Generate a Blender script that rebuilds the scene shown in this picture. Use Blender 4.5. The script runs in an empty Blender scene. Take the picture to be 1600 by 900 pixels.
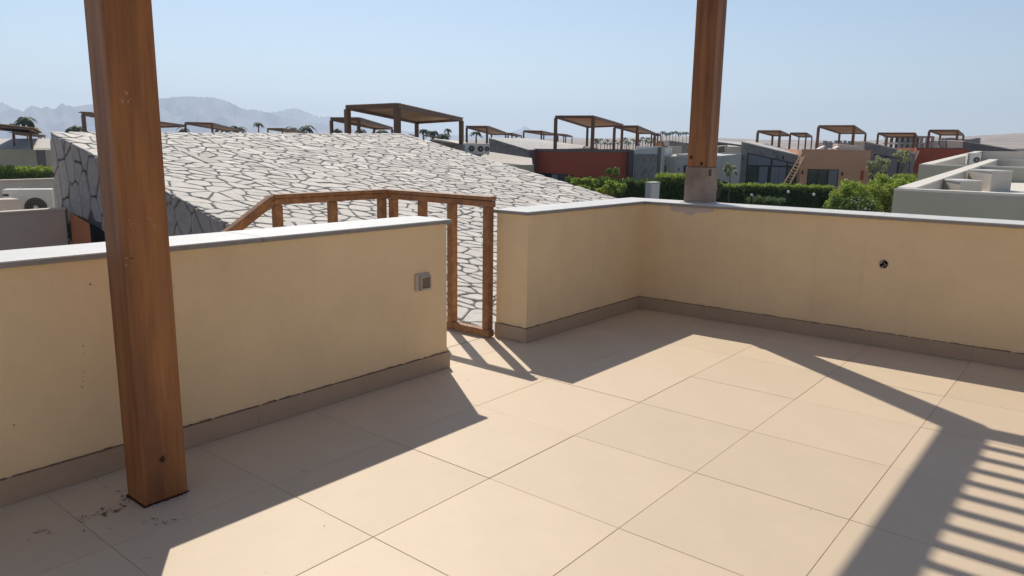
import bpy, bmesh, math, random
import numpy as np
from mathutils import Vector, noise
random.seed(7); RNG = np.random.default_rng(7)
S = bpy.context.scene
rad = math.radians

# ------------------------------------------------------------------ camera
CF = Vector((-0.62160026, 0.76050306, -0.1877451))      # forward
CR = Vector((0.77251393, 0.63484593, 0.01388805))       # right
CU = Vector((-0.12975111, 0.13640289, 0.9821196))       # up
CP = Vector((2.407, -1.488, 1.302))
cam = bpy.data.cameras.new('camera'); camo = bpy.data.objects.new('camera', cam)
S.collection.objects.link(camo)
from mathutils import Matrix
camo.matrix_world = Matrix(((CR.x, CU.x, -CF.x, CP.x), (CR.y, CU.y, -CF.y, CP.y), (CR.z, CU.z, -CF.z, CP.z), (0, 0, 0, 1)))
cam.sensor_width = 36; cam.lens = 36 * 1155.6 / 1600; cam.clip_start = .05; cam.clip_end = 30000
S.camera = camo
S.render.resolution_x = 1024; S.render.resolution_y = 576

# ------------------------------------------------------------------ sky, sun, exposure
SUN = Vector((-.82, .565, 1.0)).normalized()
EL = math.asin(SUN.z); AZ = math.atan2(SUN.x, SUN.y)
W = bpy.data.worlds.new('World'); S.world = W; W.use_nodes = True
nt = W.node_tree; bg = nt.nodes['Background']
sky = nt.nodes.new('ShaderNodeTexSky'); sky.sky_type = 'NISHITA'; sky.sun_disc = False
sky.sun_elevation = EL; sky.sun_rotation = AZ % (2 * math.pi); sky.altitude = 0
sky.air_density = 1.0; sky.dust_density = .35; sky.ozone_density = 1.6
nt.links.new(sky.outputs[0], bg.inputs[0]); bg.inputs[1].default_value = .093
sl = bpy.data.lights.new('sun', 'SUN'); so = bpy.data.objects.new('sun', sl); S.collection.objects.link(so)
sl.energy = 4.25; sl.angle = rad(.53); sl.color = (1, .93, .83)
so.rotation_euler = SUN.to_track_quat('Z', 'Y').to_euler(); so.location = SUN * 60
S.view_settings.view_transform = 'Standard'; S.view_settings.look = 'None'
S.view_settings.exposure = .12; S.view_settings.gamma = 1
S.cycles.volume_bounces = 1; S.cycles.max_bounces = 8

# ------------------------------------------------------------------ helpers
COL = S.collection
def ray(x, y): return CF + CR * ((x - 800) / 1155.6) - CU * ((y - 450) / 1155.6)
def at(x, y, d): return CP + ray(x, y) * d               # a survey point: bearing, height and distance from the viewer
def onX(x, y, X): r = ray(x, y); return CP + r * ((X - CP.x) / r.x)
def onY(x, y, Y): r = ray(x, y); return CP + r * ((Y - CP.y) / r.y)

class MB:
    def __init__(s): s.v = []; s.f = []
    def poly(s, pts):
        n = len(s.v); s.v += [tuple(p) for p in pts]; s.f.append(tuple(range(n, n + len(pts))))
    def hexa(s, b, t):        # b, t: four bottom / four top corners, counter-clockwise from above
        n = len(s.v); s.v += [tuple(p) for p in b] + [tuple(p) for p in t]
        s.f += [(n+3, n+2, n+1, n), (n+4, n+5, n+6, n+7)] + [(n+i, n+(i+1) % 4, n+4+(i+1) % 4, n+4+i) for i in range(4)]
        return s
    def box(s, x0, x1, y0, y1, z0, z1):
        return s.hexa([(x0, y0, z0), (x1, y0, z0), (x1, y1, z0), (x0, y1, z0)], [(x0, y0, z1), (x1, y0, z1), (x1, y1, z1), (x0, y1, z1)])
    def prism(s, pts, z0, zt):   # footprint, bottom z, top z (number or list)
        n = len(s.v); k = len(pts)
        zt = zt if isinstance(zt, (list, tuple)) else [zt] * k
        a = sum(pts[i][0] * pts[(i+1) % k][1] - pts[(i+1) % k][0] * pts[i][1] for i in range(k))
        if a < 0: pts = pts[::-1]; zt = zt[::-1]
        s.v += [(p[0], p[1], z0) for p in pts] + [(p[0], p[1], z) for p, z in zip(pts, zt)]
        s.f += [tuple(range(n+k-1, n-1, -1)), tuple(range(n+k, n+2*k))] + [(n+i, n+(i+1) % k, n+k+(i+1) % k, n+k+i) for i in range(k)]
        return s
    def bar(s, a, b, w, h=None, up=Vector((0, 0, 1))):   # beam of section w x h from a to b
        a = Vector(a); b = Vector(b); h = h or w
        d = (b - a).normalized()
        if abs(d.dot(up)) > .98: up = Vector((0, 1, 0))
        r = d.cross(up).normalized() * w / 2; u = r.cross(d).normalized() * h / 2
        n = len(s.v)
        for p in (a, b): s.v += [tuple(p - r - u), tuple(p + r - u), tuple(p + r + u), tuple(p - r + u)]
        s.f += [(n, n+1, n+2, n+3), (n+7, n+6, n+5, n+4)] + [(n+(i+1) % 4, n+i, n+4+i, n+4+(i+1) % 4) for i in range(4)]
        return s
    def tube(s, a, b, r0, r1=None, k=8):
        a = Vector(a); b = Vector(b); r1 = r0 if r1 is None else r1; d = (b - a).normalized()
        x = d.orthogonal().normalized(); y = d.cross(x); n = len(s.v)
        for p, r in ((a, r0), (b, r1)):
            s.v += [tuple(p + (x * math.cos(2*math.pi*i/k) + y * math.sin(2*math.pi*i/k)) * r) for i in range(k)]
        s.f += [(n+i, n+(i+1) % k, n+k+(i+1) % k, n+k+i) for i in range(k)] + [tuple(range(n+k-1, n-1, -1)), tuple(range(n+k, n+2*k))]
        return s

BASE = {}
def tag(o, label=None, cat=None, group=None, kind=None):
    if label: o['label'] = label
    if cat: o['category'] = cat
    if group: o['group'] = group
    if kind: o['kind'] = kind
    return o
def thing(name, label, cat, loc, group=None):
    o = bpy.data.objects.new(name, None); COL.objects.link(o); o.location = loc; o.empty_display_size = .2
    BASE[o] = Vector(loc); return tag(o, label, cat, group)
def mesh_obj(name, mb, mat, parent=None, smooth=False, bevel=0, rough=0):
    off = BASE.get(parent, Vector())
    me = bpy.data.meshes.new(name)
    me.from_pydata([(v[0]-off.x, v[1]-off.y, v[2]-off.z) for v in mb.v] if off.length else mb.v, [], mb.f)
    me.materials.append(mat)
    if smooth: me.polygons.foreach_set('use_smooth', [True] * len(me.polygons))
    o = bpy.data.objects.new(name, me); COL.objects.link(o)
    if parent: o.parent = parent; BASE[o] = off
    else: BASE[o] = Vector()
    if bevel:
        m = o.modifiers.new('bevel', 'BEVEL'); m.width = bevel; m.segments = 2; m.limit_method = 'ANGLE'
    return o
def copy_tree(o, parent=None):
    c = o.copy(); COL.objects.link(c)
    if parent: c.parent = parent
    for ch in o.children: copy_tree(ch, c)
    return c
def arr_obj(name, V, F, mat, parent=None, smooth=False):      # numpy quads
    off = BASE.get(parent, Vector())
    me = bpy.data.meshes.new(name); V = np.asarray(V, np.float32) - np.array(off, np.float32); F = np.asarray(F, np.int32)
    me.vertices.add(len(V)); me.vertices.foreach_set('co', V.ravel())
    me.loops.add(F.size); me.loops.foreach_set('vertex_index', F.ravel())
    k = F.shape[1]; me.polygons.add(len(F)); me.polygons.foreach_set('loop_start', np.arange(0, F.size, k, dtype=np.int32))
    me.update(calc_edges=True); me.materials.append(mat)
    if smooth: me.polygons.foreach_set('use_smooth', [True] * len(me.polygons))
    o = bpy.data.objects.new(name, me); COL.objects.link(o)
    if parent: o.parent = parent; BASE[o] = off
    return o

# ------------------------------------------------------------------ materials
def mat(name, col, rough=.8, var=.0, scale=3., bump=0., bscale=60., vec='Object', stretch=(1, 1, 1), island=0., obj=0., col2=None,
        stains=None, spec=.3, dist=.01, metal=0.):
    m = bpy.data.materials.new(name); m.use_nodes = True; t = m.node_tree; N = t.nodes; L = t.links
    b = N['Principled BSDF']; b.inputs['Roughness'].default_value = rough; b.inputs['Specular IOR Level'].default_value = spec
    b.inputs['Metallic'].default_value = metal
    tc = N.new('ShaderNodeTexCoord'); mp = N.new('ShaderNodeMapping'); L.new(tc.outputs[vec], mp.inputs[0]); mp.inputs['Scale'].default_value = stretch
    c = N.new('ShaderNodeRGB'); c.outputs[0].default_value = (*col, 1); out = c.outputs[0]
    def nz(sc, det=6, ro=.6):
        n = N.new('ShaderNodeTexNoise'); n.inputs['Scale'].default_value = sc; n.inputs['Detail'].default_value = det
        n.inputs['Roughness'].default_value = ro; L.new(mp.outputs[0], n.inputs['Vector']); return n
    def mix(a, bcol, fac, mode='MIX'):
        x = N.new('ShaderNodeMix'); x.data_type = 'RGBA'; x.blend_type = mode
        if isinstance(fac, float): x.inputs[0].default_value = fac
        else: L.new(fac, x.inputs[0])
        L.new(a, x.inputs[6])
        if isinstance(bcol, tuple): x.inputs[7].default_value = (*bcol, 1)
        else: L.new(bcol, x.inputs[7])
        return x.outputs[2]
    def ramp(src, lo, hi):
        r = N.new('ShaderNodeMapRange'); r.inputs[1].default_value = lo; r.inputs[2].default_value = hi; L.new(src, r.inputs[0]); return r.outputs[0]
    if col2: out = mix(out, col2, ramp(nz(scale).outputs[0], .38, .64))
    if var:
        h = N.new('ShaderNodeHueSaturation'); L.new(out, h.inputs['Color'])
        v = N.new('ShaderNodeMapRange'); v.inputs[1].default_value = .3; v.inputs[2].default_value = .7
        v.inputs[3].default_value = 1 - var; v.inputs[4].default_value = 1 + var
        L.new(nz(scale * 1.7, 8, .65).outputs[0], v.inputs[0]); L.new(v.outputs[0], h.inputs['Value']); out = h.outputs[0]
    for kind, amt in (('i', island), ('o', obj)):
        if amt:
            g = N.new('ShaderNodeNewGeometry') if kind == 'i' else N.new('ShaderNodeObjectInfo')
            h = N.new('ShaderNodeHueSaturation'); L.new(out, h.inputs['Color'])
            v = N.new('ShaderNodeMapRange'); v.inputs[3].default_value = 1 - amt; v.inputs[4].default_value = 1 + amt
            L.new(g.outputs['Random Per Island' if kind == 'i' else 'Random'], v.inputs[0]); L.new(v.outputs[0], h.inputs['Value']); out = h.outputs[0]
    if stains:                      # (colour, scale, lo, hi, strength)
        for sc_col, sc, lo, hi, st in stains:
            n = nz(sc, 9, .7); mk = ramp(n.outputs[0], lo, hi)
            mm = N.new('ShaderNodeMath'); mm.operation = 'MULTIPLY'; L.new(mk, mm.inputs[0]); mm.inputs[1].default_value = st
            out = mix(out, sc_col, mm.outputs[0])
    L.new(out, b.inputs['Base Color'])
    if bump:
        bp = N.new('ShaderNodeBump'); bp.inputs['Strength'].default_value = bump; bp.inputs['Distance'].default_value = dist
        L.new(nz(bscale, 8, .6).outputs[0], bp.inputs['Height']); L.new(bp.outputs[0], b.inputs['Normal'])
    return m

M = dict(
 plaster=mat('cream_plaster', (.84, .65, .40), .9, .05, 1.6, .35, 70, stains=[((.70, .50, .30), 1.1, .56, .78, .35), ((.78, .64, .42), 2.3, .6, .8, .3)]),
 tile=mat('porcelain_tile', (.68, .54, .38), .55, .03, 2.5, .06, 220, obj=.045, stains=[((.68, .50, .35), .8, .5, .75, .4), ((.60, .51, .39), .37, .5, .7, .35), ((.50, .41, .3), 6, .66, .82, .35)], spec=.35),
 grout=mat('grout', (.46, .36, .25), .95, .3, 3),
 skirt=mat('skirting_tile', (.43, .33, .235), .6, .05, 4, .05, 150, obj=.02, stains=[((.3, .22, .16), 9, .62, .8, .4)]),
 adhesive=mat('dark_joint', (.20, .14, .095), .95, .3, 20),
 coping=mat('marble_coping', (.66, .65, .61), .5, .06, 3, .1, 120, stretch=(3, 1, 3), stains=[((.50, .49, .46), 4, .55, .75, .5)]),
 coping_edge=mat('shaded_marble_edge', (.30, .28, .26), .8, .15, 20, .2, 120),
 wood=mat('stained_wood', (.34, .145, .05), .55, .16, 2.2, .25, 26, stretch=(8, 8, .6), col2=(.18, .072, .03), stains=[((.08, .03, .012), 1.3, .62, .8, .6), ((.42, .22, .10), 2.5, .64, .78, .4)], spec=.4, dist=.003),
 woodh=mat('rail_wood', (.36, .185, .085), .6, .25, 3, .3, 30, stretch=(5, 5, 5), col2=(.25, .12, .06), spec=.3, dist=.003),
 woodfar=mat('pergola_wood', (.17, .095, .055), .6, .2, 3, stretch=(3, 3, 3), obj=.12),
 slat=mat('slat_wood', (.42, .25, .12), .6, .15, 3, island=.15),
 scar=mat('wood_scar', (.42, .27, .17), .9, .3, 30, .4, 60),
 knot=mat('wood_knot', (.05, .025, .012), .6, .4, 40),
 concrete=mat('grey_render_stub', (.33, .27, .22), .9, .18, 5, .5, 50, col2=(.25, .205, .17), stains=[((.12, .09, .07), 7, .6, .72, .7)]),
 patch=mat('plaster_patch', (.60, .50, .46), .95, .08, 8, .4, 60),
 stain=mat('floor_stain', (.10, .055, .045), .9, .4, 30), dust=mat('plaster_dust', (.62, .56, .5), .95, .2, 30),
 stone=mat('white_flagstone', (.72, .65, .555), .85, .12, 6, .5, 22, island=.2, obj=.0, stains=[((.56, .50, .43), 3.2, .5, .7, .5), ((.74, .62, .53), 1.4, .56, .75, .4), ((.36, .34, .31), 9, .6, .75, .5)], dist=.02),
 mortar=mat('dark_mortar', (.17, .16, .145), .95, .25, 12, .5, 60),
 wstone=mat('grey_wall_stone', (.34, .305, .28), .85, .16, 7, .6, 18, island=.2, stains=[((.22, .2, .19), 4, .5, .72, .6)], dist=.02),
 wmortar=mat('wall_mortar', (.10, .09, .08), .95, .2, 12),
 cream=mat('cream_wall', (.62, .55, .46), .9, .06, .8, .2, 20, stains=[((.45, .39, .33), .7, .55, .8, .4)]),
 sage=mat('sage_grey_wall', (.48, .455, .35), .9, .05, .7, .2, 20, stains=[((.34, .33, .28), .5, .55, .8, .4)]),
 pinkgrey=mat('mauve_grey_wall', (.54, .45, .38), .9, .05, .7),
 lgrey=mat('pale_grey_wall', (.56, .54, .49), .9, .08, .8, stains=[((.34, .33, .31), .6, .55, .8, .4)]),
 dgrey=mat('dark_grey_wall', (.17, .16, .15), .9, .2, 1.5),
 fstone=mat('grey_stone_cladding', (.27, .25, .235), .9, .2, 2, .6, 3, island=.0, stains=[((.14, .13, .125), 2.2, .5, .62, .8), ((.38, .36, .33), 1.4, .56, .7, .5)], dist=.05),
 froof=mat('far_stone_roof', (.60, .56, .51), .9, .2, 3, .6, 3, stains=[((.32, .29, .26), 2.4, .54, .62, .7)], dist=.05),
 red=mat('brick_red_wall', (.42, .095, .048), .9, .06, .7, stains=[((.36, .085, .045), .5, .5, .8, .4)]),
 orange=mat('terracotta_wall', (.64, .36, .215), .9, .05, .7, stains=[((.44, .23, .13), .6, .5, .8, .4)]),
 rust=mat('rust_orange_wall', (.50, .19, .085), .9, .12, 2),
 white=mat('white_paint', (.74, .70, .64), .7, .05, 2),
 whiteroof=mat('white_roof', (.74, .68, .58), .9, .05, 1, stains=[((.5, .45, .4), .7, .55, .75, .5)]),
 dark=mat('dark_frame', (.022, .02, .02), .4),
 void=mat('dark_interior', (.006, .006, .006), .9),
 curtain=mat('grey_curtain', (.20, .21, .23), .8, .25, 3, stretch=(6, 6, .3)),
 glass=mat('window_glass', (.05, .06, .07), .08, spec=.6),
 metal=mat('ac_metal', (.74, .70, .62), .5, .05, 3), grille=mat('ac_grille', (.07, .065, .06), .6),
 plastic=mat('switch_plastic', (.50, .44, .37), .4), plasticd=mat('switch_rocker', (.20, .15, .11), .4),
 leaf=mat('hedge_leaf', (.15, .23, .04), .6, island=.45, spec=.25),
 leafd=mat('shaded_hedge_leaf', (.085, .145, .03), .6, island=.45, spec=.25),
 leafb=mat('bush_and_lit_top_leaf', (.38, .47, .08), .6, island=.45, spec=.25),
 leafp=mat('pale_tree_leaf', (.48, .50, .27), .6, island=.35, spec=.25),
 palm=mat('palm_frond', (.055, .075, .03), .7, island=.35), trunk=mat('palm_trunk', (.16, .115, .08), .9, .3, 8),
 petal=mat('white_petal', (.75, .74, .70), .7, island=.1),
 sand=mat('sand', (.40, .33, .27), .95, .2, .02, .5, .3, col2=(.30, .245, .20), dist=.3),
 soil=mat('dark_soil', (.10, .08, .055), .95, .3, 3),
 rock=mat('mountain_rock', (.22, .16, .13), .95, .25, .004, .6, .004, dist=60),
 lampglass=mat('lamp_globe', (.8, .8, .78), .3), concretefar=mat('raw_concrete', (.30, .27, .25), .9, .2, .6),
 path=mat('paving', (.40, .36, .31), .9, .1, 1),
)
for k in ('leaf', 'leafd', 'leafb', 'leafp'):          # thin leaves let light through
    m = M[k]; t = m.node_tree; b = t.nodes['Principled BSDF']; tr = t.nodes.new('ShaderNodeBsdfTranslucent'); mx = t.nodes.new('ShaderNodeMixShader')
    src = b.inputs['Base Color'].links[0].from_socket; t.links.new(src, tr.inputs[0]); mx.inputs[0].default_value = .35
    t.links.new(b.outputs[0], mx.inputs[1]); t.links.new(tr.outputs[0], mx.inputs[2]); t.links.new(mx.outputs[0], t.nodes['Material Output'].inputs[0])

for k, lo_, hi_ in (('stain', .15, .85), ('dust', .05, .4)):
    m = M[k]; t = m.node_tree; b = t.nodes['Principled BSDF']; n = t.nodes.new('ShaderNodeTexNoise'); n.inputs['Scale'].default_value = 45; n.inputs['Detail'].default_value = 5
    r = t.nodes.new('ShaderNodeMapRange'); r.inputs[1].default_value = .35; r.inputs[2].default_value = .65; r.inputs[3].default_value = lo_; r.inputs[4].default_value = hi_
    tc = t.nodes.new('ShaderNodeTexCoord'); t.links.new(tc.outputs['Object'], n.inputs['Vector']); t.links.new(n.outputs[0], r.inputs[0]); t.links.new(r.outputs[0], b.inputs['Alpha'])

m = M['plaster']; t = m.node_tree; b = t.nodes['Principled BSDF']; src = b.inputs['Base Color'].links[0].from_socket
tc = t.nodes.new('ShaderNodeTexCoord'); mp = t.nodes.new('ShaderNodeMapping'); mp.inputs['Scale'].default_value = (9, 9, .5); n = t.nodes.new('ShaderNodeTexNoise'); n.inputs['Scale'].default_value = 1.5; n.inputs['Detail'].default_value = 6
r = t.nodes.new('ShaderNodeMapRange'); r.inputs[1].default_value = .55; r.inputs[2].default_value = .8; r.inputs[4].default_value = .13; mx = t.nodes.new('ShaderNodeMix'); mx.data_type = 'RGBA'; mx.inputs[7].default_value = (.55, .42, .27, 1)
for a_, b_ in ((tc.outputs['Object'], mp.inputs[0]), (mp.outputs[0], n.inputs['Vector']), (n.outputs[0], r.inputs[0]), (r.outputs[0], mx.inputs[0]), (src, mx.inputs[6]), (mx.outputs[2], b.inputs['Base Color'])): t.links.new(a_, b_)
# ================================================================== THE TERRACE
FZ = -3.4
floor = mesh_obj('terrace_floor', MB().box(-.9, 4.62, -3.3, 4.12, -.25, -.0018), M['grout']); tag(floor, kind='structure')
T = .6; TY = .5966; gap = .0025
tm = None
for i in range(-2, 8):
    for j in range(-6, 7):
        x0, y0 = i * T, j * TY
        if i == -2:
            if not (1.4 < y0 + .3 < 2.5): continue
            b = MB().box(-.885, -.6 - gap / 2, y0 + gap / 2 - .02, y0 + TY - gap / 2 - .02, -.012, -.001)
            mesh_obj('floor_tile', b, M['tile'], floor, bevel=.0012); continue
        if tm is None:
            o = mesh_obj('floor_tile', MB().box(0, T - gap, 0, TY - gap, -.012, 0), M['tile'], floor, bevel=.0012); tm = o
        else:
            o = tm.copy(); COL.objects.link(o)
        o.location = (x0 + gap / 2, y0 + gap / 2, random.uniform(-.0006, .0006))

def wall(label, x0, x1, y0, y1, cop, skirt_sides, rot=0, pivot=None, cuts=None):
    root = thing('parapet_wall', label, 'wall', pivot or ((x0+x1)/2, (y0+y1)/2, 0))
    mesh_obj('masonry', MB().box(x0, x1, y0, y1, -.24, .861), M['plaster'], root, bevel=.004)
    cx0, cx1, cy0, cy1 = cop
    along = 'x' if (cx1 - cx0) > (cy1 - cy0) else 'y'
    n = cuts or 1
    for k in range(n):
        if along == 'y':
            a, b = cy0 + (cy1-cy0)*k/n, cy0 + (cy1-cy0)*(k+1)/n; bx = (cx0, cx1, a + .0008, b - .0008)
        else:
            a, b = cx0 + (cx1-cx0)*k/n, cx0 + (cx1-cx0)*(k+1)/n; bx = (a + .0008, b - .0008, cy0, cy1)
        s_ = mesh_obj('coping_slab', MB().box(*bx, .862, .886), M['coping'], root, bevel=.003)
        e = .0025   # rough sawn edge; the shade on it is put into a darker colour
        mesh_obj('shaded_sawn_edge', MB().box(bx[0]-e, bx[1]+e, bx[2]-e, bx[3]+e, .8625, .8795), M['coping_edge'], s_)
    for side in skirt_sides:
        th = .013; joint = .0007
        lo, hi = (y0, y1) if side in 'ew' else (x0, x1)
        if side in 'ew':
            e0 = th if 's' in skirt_sides else 0; e1 = th if 'n' in skirt_sides else 0
            lo -= e0; hi += e1
        p = lo
        while p < hi - .02:
            q = min(p + .6, hi); z1 = .098 + random.uniform(-.0008, .0008)
            if side == 'e': bb = (x1 + .0005, x1 + th, p + joint/2, q - joint/2)
            if side == 'w': bb = (x0 - th, x0 - .0005, p + joint/2, q - joint/2)
            if side == 's': bb = (p + joint/2, q - joint/2, y0 - th, y0 - .0005)
            if side == 'n': bb = (p + joint/2, q - joint/2, y1 + .0005, y1 + th)
            mesh_obj('skirting_tile', MB().box(*bb, .001, z1), M['skirt'], root, bevel=.0006)
            p = q
        # ragged line of adhesive along the top of the skirting
        jb = MB(); p = lo
        while p < hi - .02:
            q = min(p + random.uniform(.01, .06), hi); h = random.choice([.001, .0015, .002, .003, .0012, .0045])
            t0 = th - .001 + random.uniform(-.003, .001)
            if side == 'e': jb.box(x1 + .0003, x1 + t0, p, q, .096, .099 + h)
            if side == 'w': jb.box(x0 - t0, x0 - .0003, p, q, .096, .099 + h)
            if side == 's': jb.box(p, q, y0 - t0, y0 - .0003, .096, .099 + h)
            if side == 'n': jb.box(p, q, y1 + .0003, y1 + t0, .096, .099 + h)
            p = q + random.choice([0, 0, 0, .004, .02])
        mesh_obj('adhesive_line', jb, M['adhesive'], root)
    return root
WX0, WX1 = -.85, -.583
left_wall = wall('long cream parapet behind the big wooden post, carrying the switch', WX0, WX1, -3.3, 1.567, (-.872, -.563, -3.3, 1.587), 'en', cuts=4)
mid_wall = wall('short cream parapet between the railing gap and the inner corner', WX0, WX1, 2.325, 3.90, (-.872, -.563, 2.303, 4.14), 'es', cuts=1)
right_wall = wall('cream parapet under the second post, with a small hole in its face', -.60, 4.65, 3.84, 4.115, (-.5625, 4.67, 3.82, 4.14), 's', pivot=(-.58, 3.84, 0), cuts=3)
right_wall.rotation_euler.z = rad(1.1)
wall('cream parapet on the far right edge of the terrace, outside the view', 4.62, 4.88, -3.3, 3.8, (4.6, 4.9, -3.3, 3.8), 'w', cuts=3)
wall('cream parapet behind the viewer, outside the view', -.85, 4.62, -3.57, -3.305, (-.87, 4.6, -3.59, -3.29), 'n', cuts=3)
# the storey below
vb = MB().box(-.86, 4.9, -3.6, 4.1, FZ - .3, -.245)
o = mesh_obj('villa_storey', vb, M['plaster']); tag(o, 'cream storey of the villa under the terrace', 'house')

# plaster patch under the right post, a thin skim on the wall face
def blob(name, pts_uv, origin, U, V, N, thick, m, parent=None, jitter=.15, seg=26):
    """irregular flat lump: outline from ellipse list, extruded by thick along N"""
    (cu, cv, ru, rv) = pts_uv; mb = MB(); ring = []
    for i in range(seg):
        a = 2 * math.pi * i / seg; k = 1 + random.uniform(-jitter, jitter)
        ring.append(Vector(origin) + U * (cu + ru * k * math.cos(a)) + V * (cv + rv * k * math.sin(a)))
    top = [p + N * thick for p in ring]; n = seg
    mb.v = [tuple(p) for p in ring] + [tuple(p) for p in top]
    mb.f = [tuple(range(n, 2*n))] + [(i, (i+1) % n, n+(i+1) % n, n+i) for i in range(n)]
    return mesh_obj(name, mb, m, parent)
UX, UY, UZ = Vector((1, 0, 0)), Vector((0, 1, 0)), Vector((0, 0, 1))
pm = MB(); n = 34
top = []; bot = []
for i in range(n + 1):
    u = i / n; x = -.345 + .36 * u
    top.append((x, 0, .8595)); bot.append((x, 0, .835 - .026 * math.sin(math.pi * min(1, u * 1.15)) - .012 * math.sin(u * 17) * math.sin(u * 3) - random.uniform(0, .006)))
th = -.0025; off = lambda p, d: (p[0], 3.8397 + d + .0192 * (p[0] + .58), p[2])
for i in range(n):
    a, b, c, d = bot[i], bot[i+1], top[i+1], top[i]
    pm.poly([off(a, th), off(b, th), off(c, th), off(d, th)]); pm.poly([off(b, 0), off(b, th), off(a, th), off(a, 0)])
W0 = BASE[right_wall]
o = mesh_obj('plaster_patch', pm, M['patch']); o.name = 'plaster_patch'
o.parent = right_wall; o.matrix_parent_inverse = (Matrix.Translation(W0) @ Matrix.Rotation(rad(1.1), 4, 'Z')).inverted()

# small dark drips and dots on the left wall
db = MB()
for x, y, r in ((130, 540, .0035), (130, 581, .003), (129, 605, .0055), (141, 444, .004), (129, 588, .002), (130, 596, .002), (22, 664, .004), (271, 448, .003), (131, 551, .002), (566, 412, .002)):
    p = onX(x, y, WX1); db.tube(p + Vector((-.001, 0, 0)), p + Vector((.0015, 0, 0)), r, r * .8, 7)
mesh_obj('wall_spots', db, M['stain'], left_wall); 
# switch on the left wall
p = onX(659, 441, WX1)
sw = thing('light_switch', 'small weathered two-tone switch plate on the cream wall', 'switch', (WX1, p.y, p.z))
mesh_obj('back_plate', MB().box(WX1, WX1 + .012, p.y - .056, p.y + .055, p.z - .046, p.z + .052), M['plastic'], sw, bevel=.006)
fr = MB(); y0, y1, z0, z1 = p.y - .028, p.y + .052, p.z - .044, p.z + .038
for q in ((y0, y1, z0, z0 + .012), (y0, y1, z1 - .009, z1), (y0, y0 + .009, z0 + .0125, z1 - .0095), (y1 - .009, y1, z0 + .0125, z1 - .0095)): fr.box(WX1 + .0125, WX1 + .026, *q)
mesh_obj('cover_frame', fr, M['plastic'], sw, bevel=.002)
mesh_obj('rocker', MB().box(WX1 + .0125, WX1 + .019, y0 + .0095, y1 - .0095, z0 + .0125, z1 - .0095), M['plasticd'], sw, bevel=.002)
# wall-light hole on the right wall: torn conduit box
p = Vector((1.232, 3.84 + .0192 * 1.81, .565))
hl = thing('junction_hole', 'small torn conduit opening with wire ends in the right parapet', 'junction box', p)
mesh_obj('hole', MB().tube(p + Vector((0, -.0008, 0)), p + Vector((0, .004, 0)), .027, .027, 12), M['void'], hl)
for k, (a, dx, dz) in enumerate(((.9, -.012, .012), (2.2, .012, -.002), (4.0, -.004, -.016))):
    mesh_obj('wire_end', MB().bar(p + Vector((dx - .012*math.cos(a), -.004, dz - .012*math.sin(a))), p + Vector((dx + .013*math.cos(a), -.014, dz + .013*math.sin(a))), .009, .006), M['concrete'] if k else M['plastic'], hl)
rg = MB()
for i in range(14):
    a = i * 2 * math.pi / 14; r = .027 * random.uniform(.95, 1.2)
    rg.tube(p + Vector((math.cos(a) * r, .001, math.sin(a) * r)), p + Vector((math.cos(a) * r, -.005, math.sin(a) * r)), .005, .003, 5)
mesh_obj('torn_rim', rg, M['patch'], hl)

# ------------------------------------------------------------------ pergola over the terrace
PH = 2.60
pg = thing('terrace_pergola', 'brown wooden pergola over the terrace, its two thick posts crossing the whole picture', 'pergola', (-.25, -.32, 0))
def post(x0, x1, y0, y1, z0, lab):
    o = mesh_obj('post', MB().box(x0, x1, y0, y1, z0, PH + .01), M['wood'], pg, bevel=.006); o['label'] = lab; return o
near = post(-.318, -.178, -.405, -.243, .004, 'near wooden post standing on the floor tiles')
far = post(-.262, -.09, 3.925, 4.09, 1.165, 'far wooden post on its grey rendered base')
stub = mesh_obj('post_base', MB().box(-.272, -.079, 3.915, 4.10, .887, 1.165), M['concrete'], pg, bevel=.008)
mesh_obj('mortar_bed', MB().hexa([(-.30, 3.888, .886), (-.06, 3.888, .886), (-.06, 4.12, .886), (-.30, 4.12, .886)], [(-.275, 3.91, .895), (-.075, 3.91, .895), (-.075, 4.10, .895), (-.275, 4.10, .895)]), M['patch'], pg)
mesh_obj('socket', MB().box(-.0785, -.073, 3.93, 3.965, 1.10, 1.15), M['dark'], pg)
post(3.75, 3.91, 3.925, 4.09, .89, 'pergola post outside the view on the parapet'); post(3.75, 3.91, -.405, -.243, .004, 'pergola post outside the view on the floor')
# edge board proud on the far post, knots, chips and pale scars
for (x, y, r, m_) in ((254, 718, .013, 'knot'), (197, 150, .012, 'scar'), (202, 408, .013, 'scar'), (233, 343, .008, 'scar'), (205, 350, .008, 'scar'), (188, 158, .007, 'scar'), (246, 352, .009, 'scar')):
    p = onX(x, y, -.178)
    if m_ == 'knot': blob('knot', (0, 0, r * .8, r), p, UY, UZ, UX, .0012, M[m_], near, .3, 14)
    else:
        for q in range(5): blob('wood_scar', (random.uniform(-r, r) * 1.2, random.uniform(-r, r) * 1.8, r * random.uniform(.12, .4), r * random.uniform(.15, .6)), p, UY, UZ, UX, .0008, M[m_], near, .5, 9)
for (x, y) in ((1096, 256), (1080, 246)):
    p = onY(x, y, 3.925); blob('knot', (0, 0, .012, .016), p, UX, UZ, -UY, .0012, M['knot'], far, .3, 12)
for ya in (-.32, 4.01):
    pass
bm_ = lambda mb, n_='beam': mesh_obj(n_, mb, M['wood'], pg, bevel=.004)
bm_(MB().box(-.265, -.175, -.42, 4.13, PH, PH + .15))
bm_(MB().box(3.79, 3.875, -.42, 4.13, PH, PH + .15))
bm_(MB().box(-.174, 3.789, 3.97, 4.06, PH, PH + .15))
bm_(MB().box(-.174, 3.789, -.36, -.28, PH, PH + .15))
sm_ = None
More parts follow.
